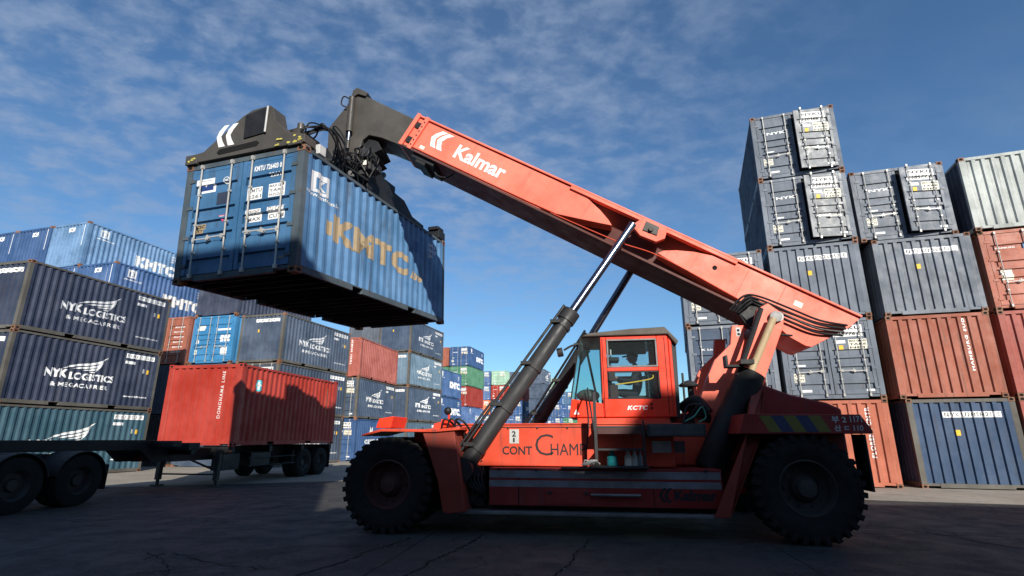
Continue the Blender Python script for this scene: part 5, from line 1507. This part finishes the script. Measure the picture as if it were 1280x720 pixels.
for y in (.75, 1.75): fm.box(-1.7, 6.3, y, y + .14, .78, 1.14)
for x in (-1.6, .05, 2.0, 4.0, 6.1): fm.box(x, x + .16, .06, WC - .06, .98, 1.165)
TR('frame', fm)
gk = MB()
for y in (.75, 1.75): gk.prism([(-1.7, .80), (-1.7, 1.30), (-1.95, 1.30), (-2.2, 1.38), (-7.6, 1.40), (-7.6, 1.16), (-2.6, 1.12), (-2.2, .80)], y, y + .14)
gk.box(-2.3, -2.0, .06, WC - .06, 1.20, 1.36).box(-7.5, -7.2, .06, WC - .06, 1.20, 1.44).box(-1.72, -1.3, .06, WC - .06, 1.10, 1.30)
TR('gooseneck', gk)
def small_wheel(name, x, y0, y1, r, parent):
    w = empty(name); w.parent = parent; w.location = (x, 0, r)
    c = (y0 + y1) / 2; h = (y1 - y0) / 2
    ty = ob('tyre', MB().rev([(-h, r * .55), (-h, r * .9), (-h * .8, r), (h * .8, r), (h, r * .9), (h, r * .55)], (0, c, 0), 'y', 40), M_TYRE, w, smooth=True)
    # outer face towards -y
    ob('rim', MB().rev([(-h * .9, r * .56), (-h * .8, r * .52), (-h * .1, r * .44), (-h * .1, r * .25), (-h * .5, r * .2), (-h * .5, 0)], (0, c, 0), 'y', 32), M_RIMK, w, smooth=True)
    return w
for x in (4.25, 5.45):
    small_wheel('wheel', x, .03, .33, .52, tr); small_wheel('wheel', x, .36, .66, .52, tr)
    small_wheel('wheel', x, WC - .33, WC - .03, .52, tr)
    TR('axle', MB().cyl((x, .3, .52), (x, WC - .3, .52), .08), smooth=True)
TR('mud_flap', MB().box(6.12, 6.15, .03, .7, .25, .98)); TR('suspension', MB().box(3.7, 6.0, .78, 1.0, .45, .80))
ug = MB().box(.1, .9, .35, .74, .45, .95).box(1.3, 2.3, .2, .73, .55, .95)
TR('tool_box', ug, M_DGREY)
for y in (.35, WC - .35):
    l_ = TR('landing_leg', MB().box(-.16, -.02, y - .07, y + .07, .18, 1.1).box(-.24, .06, y - .12, y + .12, .0, .04).cyl((-.09, y, .0), (-.09, y, .2), .05), M_DGREY)
TR('leg_brace', MB().cyl((-.1, .35, .45), (-.9, .9, .9), .03).cyl((-.1, .35, .30), (.7, .9, .8), .03).cyl((-.1, .35, .35), (-.1, WC - .35, .35), .025), M_DGREY)
TR('side_guard', MB().tube([(.9, .05, .55), (3.6, .05, .55)], .02).tube([(.9, .05, .80), (3.6, .05, .80)], .02).box(1.0, 1.05, .03, .07, .5, 1.0).box(3.4, 3.45, .03, .07, .5, 1.0))
TR('marker_lamp', MB().box(-.02, .02, .02, .10, 1.0, 1.06), M_VORG)

tk = empty('tractor_unit', TM @ Matrix.Translation((-5.48, 0, 0))); tag(tk, 'dark tractor unit under the trailer nose with two big rear wheels', 'tractor unit')
def TK(name, mb, mat=M_BLACK, bevel=.01, smooth=False): return ob(name, mb, mat, tk, bevel=bevel, smooth=smooth)
ck2 = MB()
for y in (.85, 1.65): ck2.box(-4.6, 1.25, y, y + .12, .72, 1.0)
TK('chassis', ck2); TK('fifth_wheel', MB().box(-.5, .5, .7, 1.95, 1.0, 1.10))
for x in (-.68, .66):
    small_wheel('wheel', x, .0, .30, .54, tk); small_wheel('wheel', x, .33, .63, .54, tk); small_wheel('wheel', x, WC - .3, WC, .54, tk)
    TK('axle', MB().cyl((x, .3, .54), (x, WC - .3, .54), .09), smooth=True)
small_wheel('wheel', -4.2, .0, .30, .54, tk); small_wheel('wheel', -4.2, WC - .3, WC, .54, tk)
for x in (-.68, .66):
    mg = MB(); n = 14
    arc = [(cos(t) * .62 + x, .54 + sin(t) * .62) for t in [pi * (.06 + .88 * i / n) for i in range(n + 1)]]
    arc2 = [(cos(t) * .59 + x, .54 + sin(t) * .59) for t in [pi * (.06 + .88 * i / n) for i in range(n + 1)]][::-1]
    mg.prism(arc + arc2, -.02, .66)
    TK('mudguard', mg, M_BLACK)
TK('mud_flap', MB().box(1.28, 1.31, .0, .66, .30, .85))
TK('air_tank', MB().cyl((-2.6, .3, .62), (-1.5, .3, .62), .22), M_MGREY, smooth=True)
cabm = MB().prism([(-2.9, .9), (-2.9, 2.9), (-3.3, 3.1), (-4.7, 3.0), (-5.0, 1.9), (-5.05, .5), (-4.8, .5), (-4.75, 1.0), (-3.6, 1.05), (-3.5, .6), (-2.9, .6)], .05, WC - .05)
TK('driver_cab', cabm, M_KBLUE, .04)
TK('side_window', MB().prism([(-3.7, 2.0), (-3.7, 2.7), (-4.6, 2.65), (-4.75, 2.0)], .035, .045), M_HOLE)
